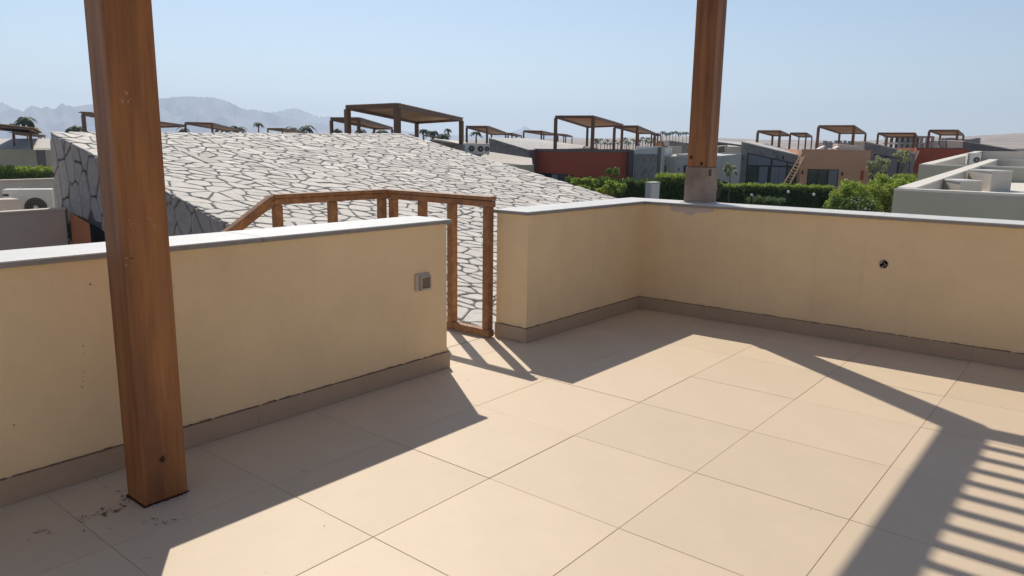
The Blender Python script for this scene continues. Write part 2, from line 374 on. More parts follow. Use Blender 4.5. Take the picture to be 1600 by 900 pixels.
for k in range(46):
    y = 3.828 - .1565 * k
    if y < -.2: break
    if sm_ is None: o = mesh_obj('slat', MB().box(-.174, 3.789, -.017, .017, PH + .072, PH + .122), M['wood'], pg); sm_ = o
    else: o = sm_.copy(); COL.objects.link(o); o.parent = pg
    o.location = (0, y, 0)
# dirt and mortar crumbs round the foot of the near post
def fp(x, y): r = ray(x, y); return CP + r * (-CP.z / r.z)
crumbs = [(205, 776, 12, 3, 'stain'), (196, 781, 9, 3, 'stain'), (176, 797, 16, 4, 'stain'), (160, 803, 14, 3, 'stain'), (135, 809, 10, 3, 'stain'), (127, 814, 6, 2, 'stain'), (192, 790, 8, 3, 'stain'),
 (131, 830, 4, 2.5, 'knot'), (69, 829, 6, 2.5, 'knot'), (55, 832, 8, 2.5, 'stain'), (78, 834, 5, 2, 'stain'), (256, 816, 9, 3, 'knot'), (270, 812, 6, 2, 'stain'), (240, 811, 6, 2, 'stain'), (224, 815, 9, 2.5, 'dust'),
 (48, 844, 10, 2.5, 'dust'), (227, 873, 10, 2.5, 'dust'), (285, 778, 9, 2.5, 'dust'), (262, 784, 14, 2, 'dust'), (152, 749, 4, 2, 'stain'), (163, 762, 6, 2, 'dust'), (168, 730, 3, 1.5, 'stain'), (210, 806, 7, 2, 'dust'), (172, 826, 2, 1.5, 'stain'),
 (286, 803, 2, 1.2, 'stain'), (507, 822, 4, 2, 'stain'), (1214, 529, 2.2, 1, 'knot'), (731, 595, 1.8, .9, 'stain'), (415, 895, 1.8, 1, 'stain'), (1266, 796, 1.6, .9, 'stain'), (677, 724, 1.2, .7, 'stain'), (827, 765, 2, 1, 'stain'),
 (470, 735, 9, 2, 'dust'), (664, 627, 6, 2, 'dust'), (186, 768, 5, 2, 'knot'), (100, 757, 6, 2, 'dust')]
for gi, kinds in (('stain', ('stain', 'knot')), ('dust', ('dust',))):
    mbx = MB()
    for (x, y, rx, ry, kd) in crumbs:
        if kd not in kinds: continue
        for q in range(16 if rx > 4 else 1):
            big = rx > 4; sc_ = random.uniform(.12, .5) if big else 1
            px, py = (x + random.gauss(0, rx * .6), y + random.gauss(0, ry * .6)) if big else (x, y)
            p = fp(px, py); pa = fp(px + rx * .6 * sc_, py - rx * .16 * sc_); pb = fp(px, py - ry * .7 * sc_); a_, b_ = pa - p, pb - p
            ring = []
            for i in range(9):
                an = i * 2 * math.pi / 9; k = random.uniform(.45, 1.3); ring.append(p + a_ * math.cos(an) * k + b_ * math.sin(an) * k)
            z = .0012 + random.uniform(0, .0008); mbx.poly([(v.x, v.y, z) for v in ring])
    o = mesh_obj('stain' if gi == 'stain' else 'plaster_dust', mbx, M[gi], floor); o['kind'] = 'stuff'
    o['label'] = 'dark drips and dirt on the tiles round the post foot' if gi == 'stain' else 'pale dusty smears on the shaded tiles'
mesh_obj('gap_shade_strip', MB().box(-.322, -.174, -.409, -.239, .0008, .006), M['knot'], pg)  # solid dark strip standing in for the shade under the post
fl = MB()
for i in range(46):
    u = random.random(); side = random.random()
    x, y = (-.17 + abs(random.gauss(0, .008)), -.41 + .18 * u) if side < .5 else (-.325 + .16 * u, -.414 - abs(random.gauss(0, .008)))
    r_ = random.uniform(.002, .006); ring = [(x + r_ * random.uniform(.6, 1.3) * math.cos(a), y + r_ * random.uniform(.6, 1.3) * math.sin(a)) for a in (0, 1.2, 2.5, 3.8, 5)]
    fl.prism(ring, .001, .001 + random.uniform(.001, .004))
o = mesh_obj('mortar_crumbs', fl, M['patch'], floor); o['kind'] = 'stuff'; o['label'] = 'crumbs of mortar round the foot of the near post'

# ------------------------------------------------------------------ stair and its railing beyond the gap
st = thing('outdoor_staircase', 'stair landing outside the parapet gap with steps going down behind the long wall', 'stairs', (-1.4, 1.8, FZ))
mesh_obj('landing', MB().box(-1.96, -.905, 1.25, 2.33, -.2, -.006), M['tile'], st)
stp = None
for k in range(16):
    y = 1.245 - .28 * (k + 1); z = -.006 - .175 * (k + 1)
    mesh_obj('step', MB().box(-1.96, -.905, y, y + .278, z - .17, z), M['tile'], st)
rl = thing('stair_railing', 'brown wooden railing closing the gap and turning down along the stair', 'railing', (-1.4, 2.27, 0))
def rbar(name, a, b, w, h): return mesh_obj(name, MB().bar(a, b, w, h), M['woodh'], rl, bevel=.006)
RY, RX = 2.27, -1.905
rbar('bottom_rail', (-.842, RY, .03), (-1.87, RY, .03), .054, .052)
rbar('top_rail', (-.835, RY, .922), (-1.84, RY, .925), .052, .042)
cap = lambda a, b: mesh_obj('handrail_cap', MB().bar(a, b, .066, .028), M['woodh'], rl, bevel=.011)
cap((-.828, RY, .9605), (-1.86, RY, .9605))
for x in (-.88, -1.217, -1.515, -1.83): rbar('baluster', (x, RY, .056), (x, RY, .903), .055, .055)
for y in (2.22, 1.765, 1.32): rbar('baluster', (RX, y, 0), (RX, y, .903), .055, .055)
rbar('top_rail', (RX, 2.30, .925), (RX, 1.285, .925), .052, .042); cap((RX, 2.32, .9605), (RX, 1.29, .9605))
a, b = Vector((RX, 1.285, .945)), Vector((RX, -1.4, .945 - 2.685 * .625))
rbar('top_rail', a - Vector((0, 0, .02)), b - Vector((0, 0, .02)), .046, .042); cap(a + Vector((0, 0, .016)), b + Vector((0, 0, .016)))
for k in range(1, 6):
    y = 1.285 - .5 * k; z = .945 - .5 * k * .625
    rbar('baluster', (RX, y, z - .95), (RX, y, z - .045), .066, .066)

# ================================================================== STONE-ROOFED VILLA NEXT DOOR
A0 = Vector((-13.462, 4.0, 1.443)); SLX = -.2041          # roof plane: z falls towards +X, rises a little along Y
def rz(x, y): return 1.443 + (x + 13.462) * SLX + (y - 4.0) * .0191
X0, X1, Y0, Y1 = -13.462, -1.35, 4.03, 13.03
sv = thing('stone_roof_villa', 'villa with a big sloping roof of pale crazy-paved flagstones and a grey stone side wall', 'house', (-8, 8, FZ))
roof = mesh_obj('roof', MB().hexa([(X0, Y0, rz(X0, Y0)-.25), (X1, Y0, rz(X1, Y0)-.25), (X1, Y1, rz(X1, Y1)-.25), (X0, Y1, rz(X0, Y1)-.25)],
                [(X0, Y0, rz(X0, Y0)), (X1, Y0, rz(X1, Y0)), (X1, Y1, rz(X1, Y1)), (X0, Y1, rz(X0, Y1))]), M['mortar'], sv)
swall = mesh_obj('stone_wall', MB().prism([(X0+.02, Y0+.01), (X1-.02, Y0+.01), (X1-.02, Y1-.01), (X0+.02, Y1-.01)], FZ - .3,
                [rz(X0, Y0)-.2, rz(X1, Y0)-.2, rz(X1, Y1)-.2, rz(X0, Y1)-.2]), M['wmortar'], sv)

def clip(poly, n, c):      # keep points with p.n <= c
    out = []
    for i in range(len(poly)):
        p, q = poly[i], poly[(i+1) % len(poly)]; dp = p[0]*n[0]+p[1]*n[1]-c; dq = q[0]*n[0]+q[1]*n[1]-c
        if dp <= 0: out.append(p)
        if dp * dq < 0:
            t = dp / (dp - dq); out.append((p[0]+(q[0]-p[0])*t, p[1]+(q[1]-p[1])*t))
    return out
def crazy(u0, u1, v0, v1, su, sv_, rnd, drop=.12, inset=.014, jit=.46, wt=.0, rot=0., edge=0.):
    """irregular paving: jittered cells clipped against their neighbours, shrunk by a joint"""
    U0, U1, V0, V1 = u0, u1, v0, v1; cr, sr = math.cos(rot), math.sin(rot)
    if rot:
        cs = [(u*cr + v*sr, -u*sr + v*cr) for u in (u0, u1) for v in (v0, v1)]
        u0, u1, v0, v1 = min(c[0] for c in cs), max(c[0] for c in cs), min(c[1] for c in cs), max(c[1] for c in cs)
    nu, nv = int((u1-u0)/su), int((v1-v0)/sv_); su, sv_ = (u1-u0)/nu, (v1-v0)/nv
    pts = {}
    for i in range(-2, nu+2):
        for j in range(-2, nv+2):
            pr = rnd.random()
            if pr < drop: continue
            if edge and -(u0 + (i + .5) * su) * -sr + (v0 + (j + .5) * sv_) * cr < V0 + .8 and pr < edge: continue
            pts[i, j] = (u0 + (i + .5 + (.5 if j % 2 else 0) * .6 + rnd.uniform(-jit, jit)) * su, v0 + (j + .5 + rnd.uniform(-jit, jit)) * sv_)
    cells = []; wts = {k: rnd.uniform(0, 1) * wt for k in pts}
    for (i, j), p in pts.items():
        poly = [(p[0]-2*su, p[1]-2*sv_), (p[0]+2*su, p[1]-2*sv_), (p[0]+2*su, p[1]+2*sv_), (p[0]-2*su, p[1]+2*sv_)]
        for di in range(-3, 4):
            for dj in range(-3, 4):
                q = pts.get((i+di, j+dj))
                if q is None or (di == 0 and dj == 0): continue
                nx, ny = (q[0]-p[0]) / su**2, (q[1]-p[1]) / sv_**2      # anisotropic metric
                l = math.hypot(nx, ny); mx, my = (p[0]+q[0])/2, (p[1]+q[1])/2
                poly = clip(poly, (nx/l, ny/l), (mx*nx+my*ny)/l + (wts[i, j] - wts[i+di, j+dj]) / (2 * math.hypot(q[0]-p[0], q[1]-p[1]) + .1) - inset * rnd.uniform(.75, 1.35))
                if len(poly) < 3: break
            if len(poly) < 3: break
        if rot: poly = [(a*cr - b*sr, a*sr + b*cr) for a, b in poly]
        for n_, c_ in (((-1, 0), -U0), ((1, 0), U1), ((0, -1), -V0), ((0, 1), V1)): poly = clip(poly, n_, c_) if len(poly) > 2 else poly
        if len(poly) < 3: continue
        a = abs(sum(poly[k][0]*poly[(k+1) % len(poly)][1]-poly[(k+1) % len(poly)][0]*poly[k][1] for k in range(len(poly)))) / 2
        if a < .12 * su * sv_: continue
        # rough the outline
        out = []
        for k in range(len(poly)):
            p0, p1 = poly[k], poly[(k+1) % len(poly)]; L = math.dist(p0, p1)
            if L < .02: continue
            c1 = min(.35, .035 / L); out.append((p0[0]+(p1[0]-p0[0])*c1, p0[1]+(p1[1]-p0[1])*c1))
            if L > .16:
                nx, ny = (p1[1]-p0[1])/L, -(p1[0]-p0[0])/L; w = rnd.uniform(-.014, .006); t = rnd.uniform(.35, .65)
                out.append((p0[0]+(p1[0]-p0[0])*t+nx*w, p0[1]+(p1[1]-p0[1])*t+ny*w))
            out.append((p1[0]-(p1[0]-p0[0])*c1, p1[1]-(p1[1]-p0[1])*c1))
        if len(out) >= 4: cells.append(out)
    return cells
def stone_mesh(mb, cell, place, th, rnd):
    cu = sum(p[0] for p in cell)/len(cell); cv = sum(p[1] for p in cell)/len(cell)
    tu, tv = rnd.uniform(-.035, .035), rnd.uniform(-.035, .035); h = th * rnd.uniform(.7, 1.3); n = len(mb.v); k = len(cell)
    for p in cell: mb.v.append(place(p[0], p[1], -.005))
    for p in cell: mb.v.append(place(p[0], p[1], h*.6 + (p[0]-cu)*tu + (p[1]-cv)*tv))
    for p in cell:
        s = 1 - .012 / max(.05, math.hypot(p[0]-cu, p[1]-cv)); u, v = cu+(p[0]-cu)*s, cv+(p[1]-cv)*s
        mb.v.append(place(u, v, h + (u-cu)*tu + (v-cv)*tv + rnd.uniform(-.002, .002)))
    mb.f += [(n+i, n+(i+1) % k, n+k+(i+1) % k, n+k+i) for i in range(k)] + [(n+k+i, n+k+(i+1) % k, n+2*k+(i+1) % k, n+2*k+i) for i in range(k)] + [tuple(range(n+2*k, n+3*k))]
    return cu, cv
rnd = random.Random(3)
NRM = Vector((-SLX, -.0191, 1)).normalized()
def rplace(u, v, h): return (u + NRM.x*h, v + NRM.y*h, rz(u, v) + NRM.z*h)
cells = crazy(X0-.01, X1+.01, Y0-.02, Y1+.01, .29, .195, rnd, drop=.22, inset=.0135, jit=.52, wt=.008, rot=.62, edge=.5)
def vis(p):           # projected size rank: visible and near first
    d = Vector(p) - CP; z = d.dot(CF)
    x = 800 + 1155.6 * d.dot(CR) / z; y = 450 - 1155.6 * d.dot(CU) / z
    hid = (x < 697 and y > 415 - x * .108) or x > 1600 or (x > 777 and y > 345 - (x-777)*.13)
    return d.length + (100 if hid else 0)
info = []
for c in cells:
    cu = sum(p[0] for p in c)/len(c); cv = sum(p[1] for p in c)/len(c); info.append((vis((cu, cv, rz(cu, cv))), c))
info.sort(key=lambda t: t[0])
rest = MB()
for k, (_, c) in enumerate(info):
    if k < 300:
        mb = MB(); stone_mesh(mb, c, rplace, .013, rnd); mesh_obj('roof_stone', mb, M['stone'], roof)
    else: stone_mesh(rest, c, rplace, .013, rnd)
o = mesh_obj('roof_stones', rest, M['stone'], roof); o['kind'] = 'stuff'
# opening low in the side wall: rust-coloured reveal and a black panel painting the shade of the recess, a slanting lintel line above
ox0, ox1, oz0 = -12.83, -11.0, -2.4
def otop(x): return -.05 - (x + 12.72) * .17
# side-wall stones, tall and angular
wc = crazy(X0-.005, -6.4, -1.25, 1.46, .31, .46, rnd, drop=.15, inset=.013)
for c in wc:
    top_ok = all(p[1] < rz(p[0], Y0) - .01 for p in c)
    if not top_ok:
        c = clip(c, (-SLX, 1), rz(0, Y0) - .012)
        if len(c) < 3: continue
    cu = sum(p[0] for p in c)/len(c); cv = sum(p[1] for p in c)/len(c)
    if ox0 - .1 < cu < ox1 + .1 and cv < otop(cu) + .0:
        continue
    if cu > ox0 and cu < ox1: c = clip(c, (-.17, -1), -otop(0)); 
    if len(c) < 3: continue
    mb = MB(); stone_mesh(mb, c, lambda u, v, h: (u, Y0 + .01 - h, v), .035, rnd); mesh_obj('wall_stone', mb, M['wstone'], swall)
# left end face stones (seen edge on)
for c in crazy(Y0, Y0+.9, -.2, 1.42, .3, .42, rnd, drop=.1):
    mb = MB(); stone_mesh(mb, c, lambda u, v, h: (X0 + .02 - h, u, v), .035, rnd); mesh_obj('wall_stone', mb, M['wstone'], swall)
mesh_obj('door_reveal', MB().prism([(ox0, Y0-.035), (-11.98, Y0-.035), (-11.98, Y0-.02), (ox0, Y0-.02)], oz0, [otop(ox0), otop(-11.98), otop(-11.98), otop(ox0)]), M['rust'], sv)
mesh_obj('opening_shade_panel', MB().prism([(-11.975, Y0-.03), (ox1, Y0-.03), (ox1, Y0-.02), (-11.975, Y0-.02)], oz0, [otop(-11.975), otop(ox1), otop(ox1), otop(-11.975)]), M['void'], sv)  # flat near-black panel, shade of the recess put into its colour

# flat-roofed wing to its left with parapets and condenser
fw = thing('flat_roof_wing', 'low grey wing with a pale coping, left of the stone side wall', 'house', (-15, 1, FZ))
PX = -12.95
mesh_obj('front_parapet', MB().hexa([(PX-.2, -6, FZ), (PX, -6, FZ), (PX, 3.96, FZ), (PX-.2, 3.96, FZ)], [(PX-.2, -6, -.13), (PX, -6, -.13), (PX, 3.96, .02), (PX-.2, 3.96, .02)]), M['pinkgrey'], fw)
mesh_obj('coping', MB().hexa([(PX-.22, -6, -.128), (PX+.02, -6, -.128), (PX+.02, 3.97, .022), (PX-.22, 3.97, .022)], [(PX-.22, -6, -.098), (PX+.02, -6, -.098), (PX+.02, 3.97, .052), (PX-.22, 3.97, .052)]), M['cream'], fw)
mesh_obj('roof_slab', MB().box(-19.8, PX-.2, -6, 4.0, FZ, -.55), M['whiteroof'], fw)
mesh_obj('rear_parapet', MB().hexa([(-20, -6, FZ), (-19.8, -6, FZ), (-19.8, 8, FZ), (-20, 8, FZ)], [(-20, -6, .12), (-19.8, -6, .12), (-19.8, 8, .27), (-20, 8, .27)]), M['cream'], fw)
mesh_obj('coping', MB().hexa([(-20.03, -6, .122), (-19.77, -6, .122), (-19.77, 8, .272), (-20.03, 8, .272)], [(-20.03, -6, .165), (-19.77, -6, .165), (-19.77, 8, .315), (-20.03, 8, .315)]), M['cream'], fw)

def condenser(label, center, yaw, w=.85, h=.62, d=.32, fans=1, group=None, z_stand=.08):
    root = thing('air_conditioner', label, 'air conditioner', center, group); off = Vector(center)
    b = mesh_obj('casing', MB().box(-w/2+off.x, w/2+off.x, -d/2+off.y, d/2+off.y, z_stand+off.z, z_stand+h+off.z), M['metal'], root, bevel=.015)
    for k in range(fans):
        cx = off.x + (.13 if fans == 1 else (-.2 + .42*k)); cz = off.z + z_stand + h/2; r = min(h*.43, w*.24)
        g = mesh_obj('fan_grille', MB().tube((cx, off.y-d/2-.004, cz), (cx, off.y-d/2-.012, cz), r, r, 24), M['grille'], root)
        rg = MB()
        for q in (.35, .6, .85):
            for i in range(20):
                a0, a1 = i*math.pi/10, (i+1)*math.pi/10
                rg.bar((cx+r*q*math.cos(a0), off.y-d/2-.016, cz+r*q*math.sin(a0)), (cx+r*q*math.cos(a1), off.y-d/2-.016, cz+r*q*math.sin(a1)), .006)
        mesh_obj('guard_rings', rg, M['concretefar'], g)
        mesh_obj('hub', MB().tube((cx, off.y-d/2-.012, cz), (cx, off.y-d/2-.03, cz), r*.22, r*.2, 14), M['metal'], g)
    lv = MB()
    for i in range(8): lv.box(off.x-w/2-.004, off.x-w/2+.10, off.y-d/2-.006, off.y-d/2-.001, off.z+z_stand+.06+i*(h-.12)/8, off.z+z_stand+.06+(i+.6)*(h-.12)/8)
    mesh_obj('louvre', lv, M['grille'], root)
    for sx in (-.35, .35):
        mesh_obj('foot', MB().box(off.x+sx*w-.03, off.x+sx*w+.03, off.y-d/2, off.y+d/2, off.z, off.z+z_stand), M['grille'], root)
    root.rotation_euler.z = yaw; return root
p = at(60, 331, 15.3)
condenser('cream air conditioner with one round fan on the flat roof left of the stone wall', (p.x - .12, p.y - .1, -.55), rad(62), w=.84, h=.74, d=.34, z_stand=.12)
# curved pipe duct and cable box left of it
q = at(10, 330, 15.0)
pd = thing('pipe_duct', 'pale pipe duct curving down to the flat roof beside the air conditioner', 'duct', (q.x, q.y, -.95))
mbp = MB(); prev = None
for i in range(9):
    t = i / 8; pp = at(4 + 31*t, 321 - 24*math.sin(t*math.pi/2), 15.2)
    if prev is not None: mbp.tube(prev, pp, .05, .05, 7)
    prev = pp
mesh_obj('pipe', mbp, M['metal'], pd)
q2 = at(12, 328, 14.6)
mesh_obj('duct_box', MB().hexa([(q2.x-.35, q2.y-.4, -.95), (q2.x+.35, q2.y-.4, -.95), (q2.x+.35, q2.y+.25, -.95), (q2.x-.35, q2.y+.25, -.95)], [(q2.x-.25, q2.y-.4, q2.z+.22), (q2.x+.25, q2.y-.4, q2.z+.22), (q2.x+.25, q2.y+.15, q2.z+.22), (q2.x-.25, q2.y+.15, q2.z+.22)]), M['cream'], pd)


# ================================================================== TERRAIN, MOUNTAINS
def lerp(tab, x):
    if x <= tab[0][0]: return tab[0][1]
    for (a, va), (b, vb) in zip(tab, tab[1:]):
        if x <= b: return va + (vb - va) * (x - a) / (b - a)
    return tab[-1][1]
F2 = Vector((CF.x, CF.y, 0)).normalized(); R2 = Vector((F2.y, -F2.x, 0))
def azi(x): r = ray(x, 230); return math.atan2(r.dot(R2), r.dot(F2))
def elev(x, y): r = ray(x, y); return r.z / math.hypot(r.x, r.y)
sk = [(-300, 250), (0, 249), (130, 249), (300, 246), (500, 232), (640, 222), (760, 217), (900, 216), (1000, 214.5), (1040, 212.5), (1080, 213), (1120, 215), (1200, 217.5), (1300, 219), (1380, 217), (1420, 214), (1520, 212), (1560, 209), (1600, 207.5), (1900, 206)]
skt = [(azi(x), elev(x, y)) for x, y in sk]
def ground_z(x, y):
    d = Vector((x - CP.x, y - CP.y, 0)); r = d.length
    a = math.atan2(d.dot(R2), d.dot(F2)); e = lerp(skt, a)
    t = min(1, max(0, (r - 110) / 1200)); t = t * t * (3 - 2 * t)
    near = FZ - max(0, min(1, -a * 1.6)) * max(0, min(1, (r - 18) / 60)) * 1.2
    far_z = CP.z + min(r, 2200) * e
    bump = 0
    if r > 160: bump = (noise.noise(Vector((x/260, y/260, 0))) * .5 + noise.noise(Vector((x/70, y/70, 4))) * .15) * min(1, (r-160)/500) * (7 + r * .004)
    return near * (1 - t) + (far_z - abs(bump)) * t
tb = MB(); NA, rs = 300, [0, 6, 14, 25, 40, 60, 80, 100, 125, 155, 190, 235, 290, 360, 450, 560, 700, 880, 1100, 1350, 1650, 2000, 2500, 3200, 4200, 5600, 7200, 9400]
AA = [-math.pi + 2*math.pi*i/NA for i in range(NA)]
# finer bearings where the photo looks
AA = sorted(set([round(a, 5) for a in AA] + [round(-.75 + 1.5*i/420, 5) for i in range(421)]))
for r in rs[1:]:
    for a in AA:
        p = CP + (F2 * math.cos(a) + R2 * math.sin(a)) * r; tb.v.append((p.x, p.y, ground_z(p.x, p.y)))
nA = len(AA); tb.v.append((CP.x, CP.y, FZ))
for k in range(len(rs) - 2):
    for i in range(nA): j = (i+1) % nA; tb.f.append((k*nA+j, k*nA+i, (k+1)*nA+i, (k+1)*nA+j))
for i in range(nA): tb.f.append((len(tb.v)-1, i, (i+1) % nA))
o = mesh_obj('desert_ground', tb, M['sand'], smooth=True); o['kind'] = 'structure'

def mountains(name, pts, R, seed, lab):
    xs = [p[0] for p in pts]; mb = MB(); n = int((xs[-1] - xs[0]) / 1.6); rows = 15
    base_e = elev(300, 262)
    for i in range(n + 1):
        x = xs[0] + (xs[-1] - xs[0]) * i / n; y = lerp(pts, x); e = elev(x, y) ; a = azi(x)
        D = (F2 * math.cos(a) + R2 * math.sin(a)); be = min(e - .0005, elev(x, 262) if x < 560 else elev(x, 240))
        for k in range(rows):
            t = k / (rows - 1); h = 1 - abs(t * 2 - 1.0)
            rr = R * (1 + (t - .5) * .34) + noise.noise(Vector((i * .06, k * .5, seed))) * R * .03 * (h < 1)
            hh = h ** .85; z0 = CP.z + R * be; z1 = CP.z + R * e
            dz = 0 if h > .99 else noise.noise(Vector((i * .09, k * .7, seed + 3))) * .22 * (z1 - z0) * h
            z = z0 + (z1 - z0) * hh * (.96 if h < .99 else 1) + min(0, dz) if h > .5 else z0 + (z1 - z0) * hh + dz
            if h > .99: z += (noise.noise(Vector((i * .45, 0, seed))) + .6 * noise.noise(Vector((i * 1.1, 7, seed)))) * R * .0017
            p = CP + D * rr; mb.v.append((p.x, p.y, z))
    for i in range(n):
        for k in range(rows - 1): q = i * rows + k; mb.f.append((q, q + rows, q + rows + 1, q + 1))
    o = mesh_obj(name, mb, M['rock']); o['kind'] = 'structure'; o['label'] = lab; return o
mountains('mountain_range', [(-120, 185), (-40, 178), (0, 178), (14, 173), (24, 170), (31, 172), (43, 175), (50, 168.5), (58, 165), (69, 169), (79, 167), (89, 171), (96, 167), (103.6, 161.5), (110, 165), (123, 167), (132, 165), (180, 160),
   (238, 153), (262, 154), (280, 151.5), (300, 150.5), (320, 152), (335, 152), (352, 156), (365, 161), (378, 168), (388, 172), (398, 171), (412, 174), (430, 178), (445, 183), (470, 187), (500, 193), (530, 200), (560, 210), (600, 222)], 6200, 1, 'hazy blue mountain ridge on the left horizon')
mountains('mountain_range', [(-160, 170), (-60, 158), (0, 160), (12, 160), (25, 168), (60, 180), (200, 190), (340, 185), (398, 175), (415, 176), (440, 174), (455, 170), (466, 169), (475, 173), (488, 178), (500, 183), (515, 182), (530, 187), (560, 193), (590, 198), (640, 206), (700, 211), (760, 211), (790, 210), (805, 204), (820, 197), (832, 203), (850, 210), (900, 214), (960, 222)], 8000, 9, 'paler farther mountain ridge between the pergolas')

# ================================================================== THE OTHER VILLAS
def P3(x, y, d): return at(x, y, d)
def back(p, d, side=0): return Vector((p.x, p.y, 0)) + F2 * d + R2 * side
def facing(root, A, B, u0, u1, z0, z1, m, name, proud=.04, depth=.06, parent=None):
    """panel on the wall A-B (ground points), between fractions u0,u1 and heights z0,z1 (numbers or pairs)"""
    A = Vector((A.x, A.y, 0)); B = Vector((B.x, B.y, 0)); n = (B - A).normalized(); N = Vector((n.y, -n.x, 0))
    if N.dot(F2) > 0: N = -N
    a = A + (B - A) * u0; b = A + (B - A) * u1; z0 = z0 if isinstance(z0, tuple) else (z0, z0); z1 = z1 if isinstance(z1, tuple) else (z1, z1)
    mb = MB(); f0, f1 = N * proud, N * (proud - depth)
    q = [a + f0, b + f0, b + f1, a + f1]; zb = [z0[0], z0[1], z0[1], z0[0]]; zt = [z1[0], z1[1], z1[1], z1[0]]
    mb.hexa([(p.x, p.y, z) for p, z in zip(q, zb)], [(p.x, p.y, z) for p, z in zip(q, zt)])
    return mesh_obj(name, mb, m, parent or root)
def window(root, A, B, u0, u1, z0, z1, panes, handle=False):
    """dark frame with recessed panes"""
    fr = facing(root, A, B, u0, u1, z0, z1, M['dark'], 'window', .03, .1)
    k = len(panes); w = (u1 - u0); g = w * .03
    for i, mt in enumerate(panes):
        a = u0 + w * i / k + g; b = u0 + w * (i+1) / k - g
        zz = lambda z, t: z if not isinstance(z, tuple) else z[0] + (z[1] - z[0]) * t
        ta, tb_ = (a - u0) / w, (b - u0) / w
        facing(root, A, B, a, b, (zz(z0, ta) + .06, zz(z0, tb_) + .06), (zz(z1, ta) - .07, zz(z1, tb_) - .07), M[mt], 'pane', .036, .02, parent=fr)
    return fr
def lampbox(root, A, B, u, z): return facing(root, A, B, u - .012, u + .012, z - .14, z + .14, M['dark'], 'wall_lamp', .12, .12)
def Zat(x, y, d): return at(x, y, d).z
def house(name, label, front, m, depth=8, shift=(0, 0), group=None, cat='house', slab=True, tops=None):
    """front: [(px, py_top, dist)...] left to right; walls go straight down to the ground"""
    P = [P3(*q) for q in front]; bk = [back(P[-1], depth, shift[1]), back(P[0], depth, shift[0])]
    zs = [p.z for p in P] + ([P[-1].z, P[0].z] if tops is None else tops)
    root = thing(name, label, cat, (P[0].x, P[0].y, ground_z(P[0].x, P[0].y)), group)
    pts = [(p.x, p.y) for p in P] + [(b.x, b.y) for b in bk]
    mesh_obj('wall', MB().prism(pts, FZ - 1.8, zs), M[m], root)
    return root, P, bk
def roofplate(root, pts, m='froof', t=.12, over=0.0):
    """pts: four 3d corners counter-clockwise from above"""
    c = sum((Vector(p) for p in pts), Vector()) / 4
    q = [Vector(p) + (Vector((p[0], p[1], 0)) - Vector((c.x, c.y, 0))).normalized() * over for p in pts]
    return mesh_obj('roof', MB().hexa([p + Vector((0, 0, .004)) for p in q], [p + Vector((0, 0, t)) for p in q]), M[m], root)

GP = 'wooden pergolas on the villa roofs'
def pergola(label, c, h, L, R, wpost=.14, legs=2.3, front_mid=0, back_off=None, slat_n=26, skip=()):
    """c: nearest top corner (px, py) with its distance; L, R: image bearings of the two neighbouring corners at the same height"""
    d = h
    top = at(c[0], c[1], d); H = top.z
    def lev(x, y):
        r = ray(x, y); e = r.z
        t = (H - CP.z) / e if e > .004 else 999
        t = min(max(t, d * .7), d * 1.9); return CP + r * t
    a = lev(*L); b = lev(*R); a.z = H; b.z = H; e = a + b - top
    if back_off is not None: e = lev(*back_off); e.z = H
    root = thing('rooftop_pergola', label, 'pergola', (top.x, top.y, H - legs), GP)
    cs = [top, b, e, a]; cen = sum(cs, Vector()) / 4
    for i, p in enumerate(cs):
        if i in skip: continue
        q = p + (cen - p).normalized() * .1
        mesh_obj('post', MB().box(q.x - wpost/2, q.x + wpost/2, q.y - wpost/2, q.y + wpost/2, H - legs, H - .16), M['woodfar'], root)
    for i in range(4):
        p, q = cs[i], cs[(i+1) % 4]; dd = (q - p).normalized() * (.001 if i % 2 else .07)
        mesh_obj('beam', MB().bar(p + Vector((0, 0, -.09)) + dd, q + Vector((0, 0, -.09)) - dd, .10, .17), M['woodfar'], root)
    sb = MB(); n = slat_n
    for i in range(n):
        t = (i + .5) / n; sb.bar(top.lerp(b, t) + Vector((0, 0, .02)), a.lerp(e, t) + Vector((0, 0, .02)), (b - top).length / n * .5, .05)
    o = mesh_obj('slats', sb, M['slat'], root); o['kind'] = 'stuff'
    return root

# --- far left villa
r, P, bk = house('villa', 'grey villa behind the hedge at the left edge, pale roof above', [(-60, 231, 62), (57, 234, 62), (69, 234, 63)], 'sage', 9)
facing(r, P[1], P[2], -.02, 1.02, FZ - 1, P[1].z - .02, M['dgrey'], 'side_panel', .06, .1)
z = P[1].z
mesh_obj('roof', MB().hexa([tuple(at(-80, 240, 66)), tuple(at(110, 240, 66)), tuple(at(110, 240, 80)), tuple(at(-80, 240, 80))], [tuple(at(-80, 232, 66)), tuple(at(110, 232, 66)), tuple(at(110, 216.5, 80)), tuple(at(-80, 216.5, 80))]), M['froof'], r)
pergola('dark pergola at the left edge with its corner post before the hedge roof', (47, 200), 61, (-45, 190), (60, 208), legs=1.75, back_off=(-20, 198))
pergola('low pergola behind the left edge pergola, just right of the palm trunk', (64, 211), 98, (20, 207), (70, 213), legs=2.0)
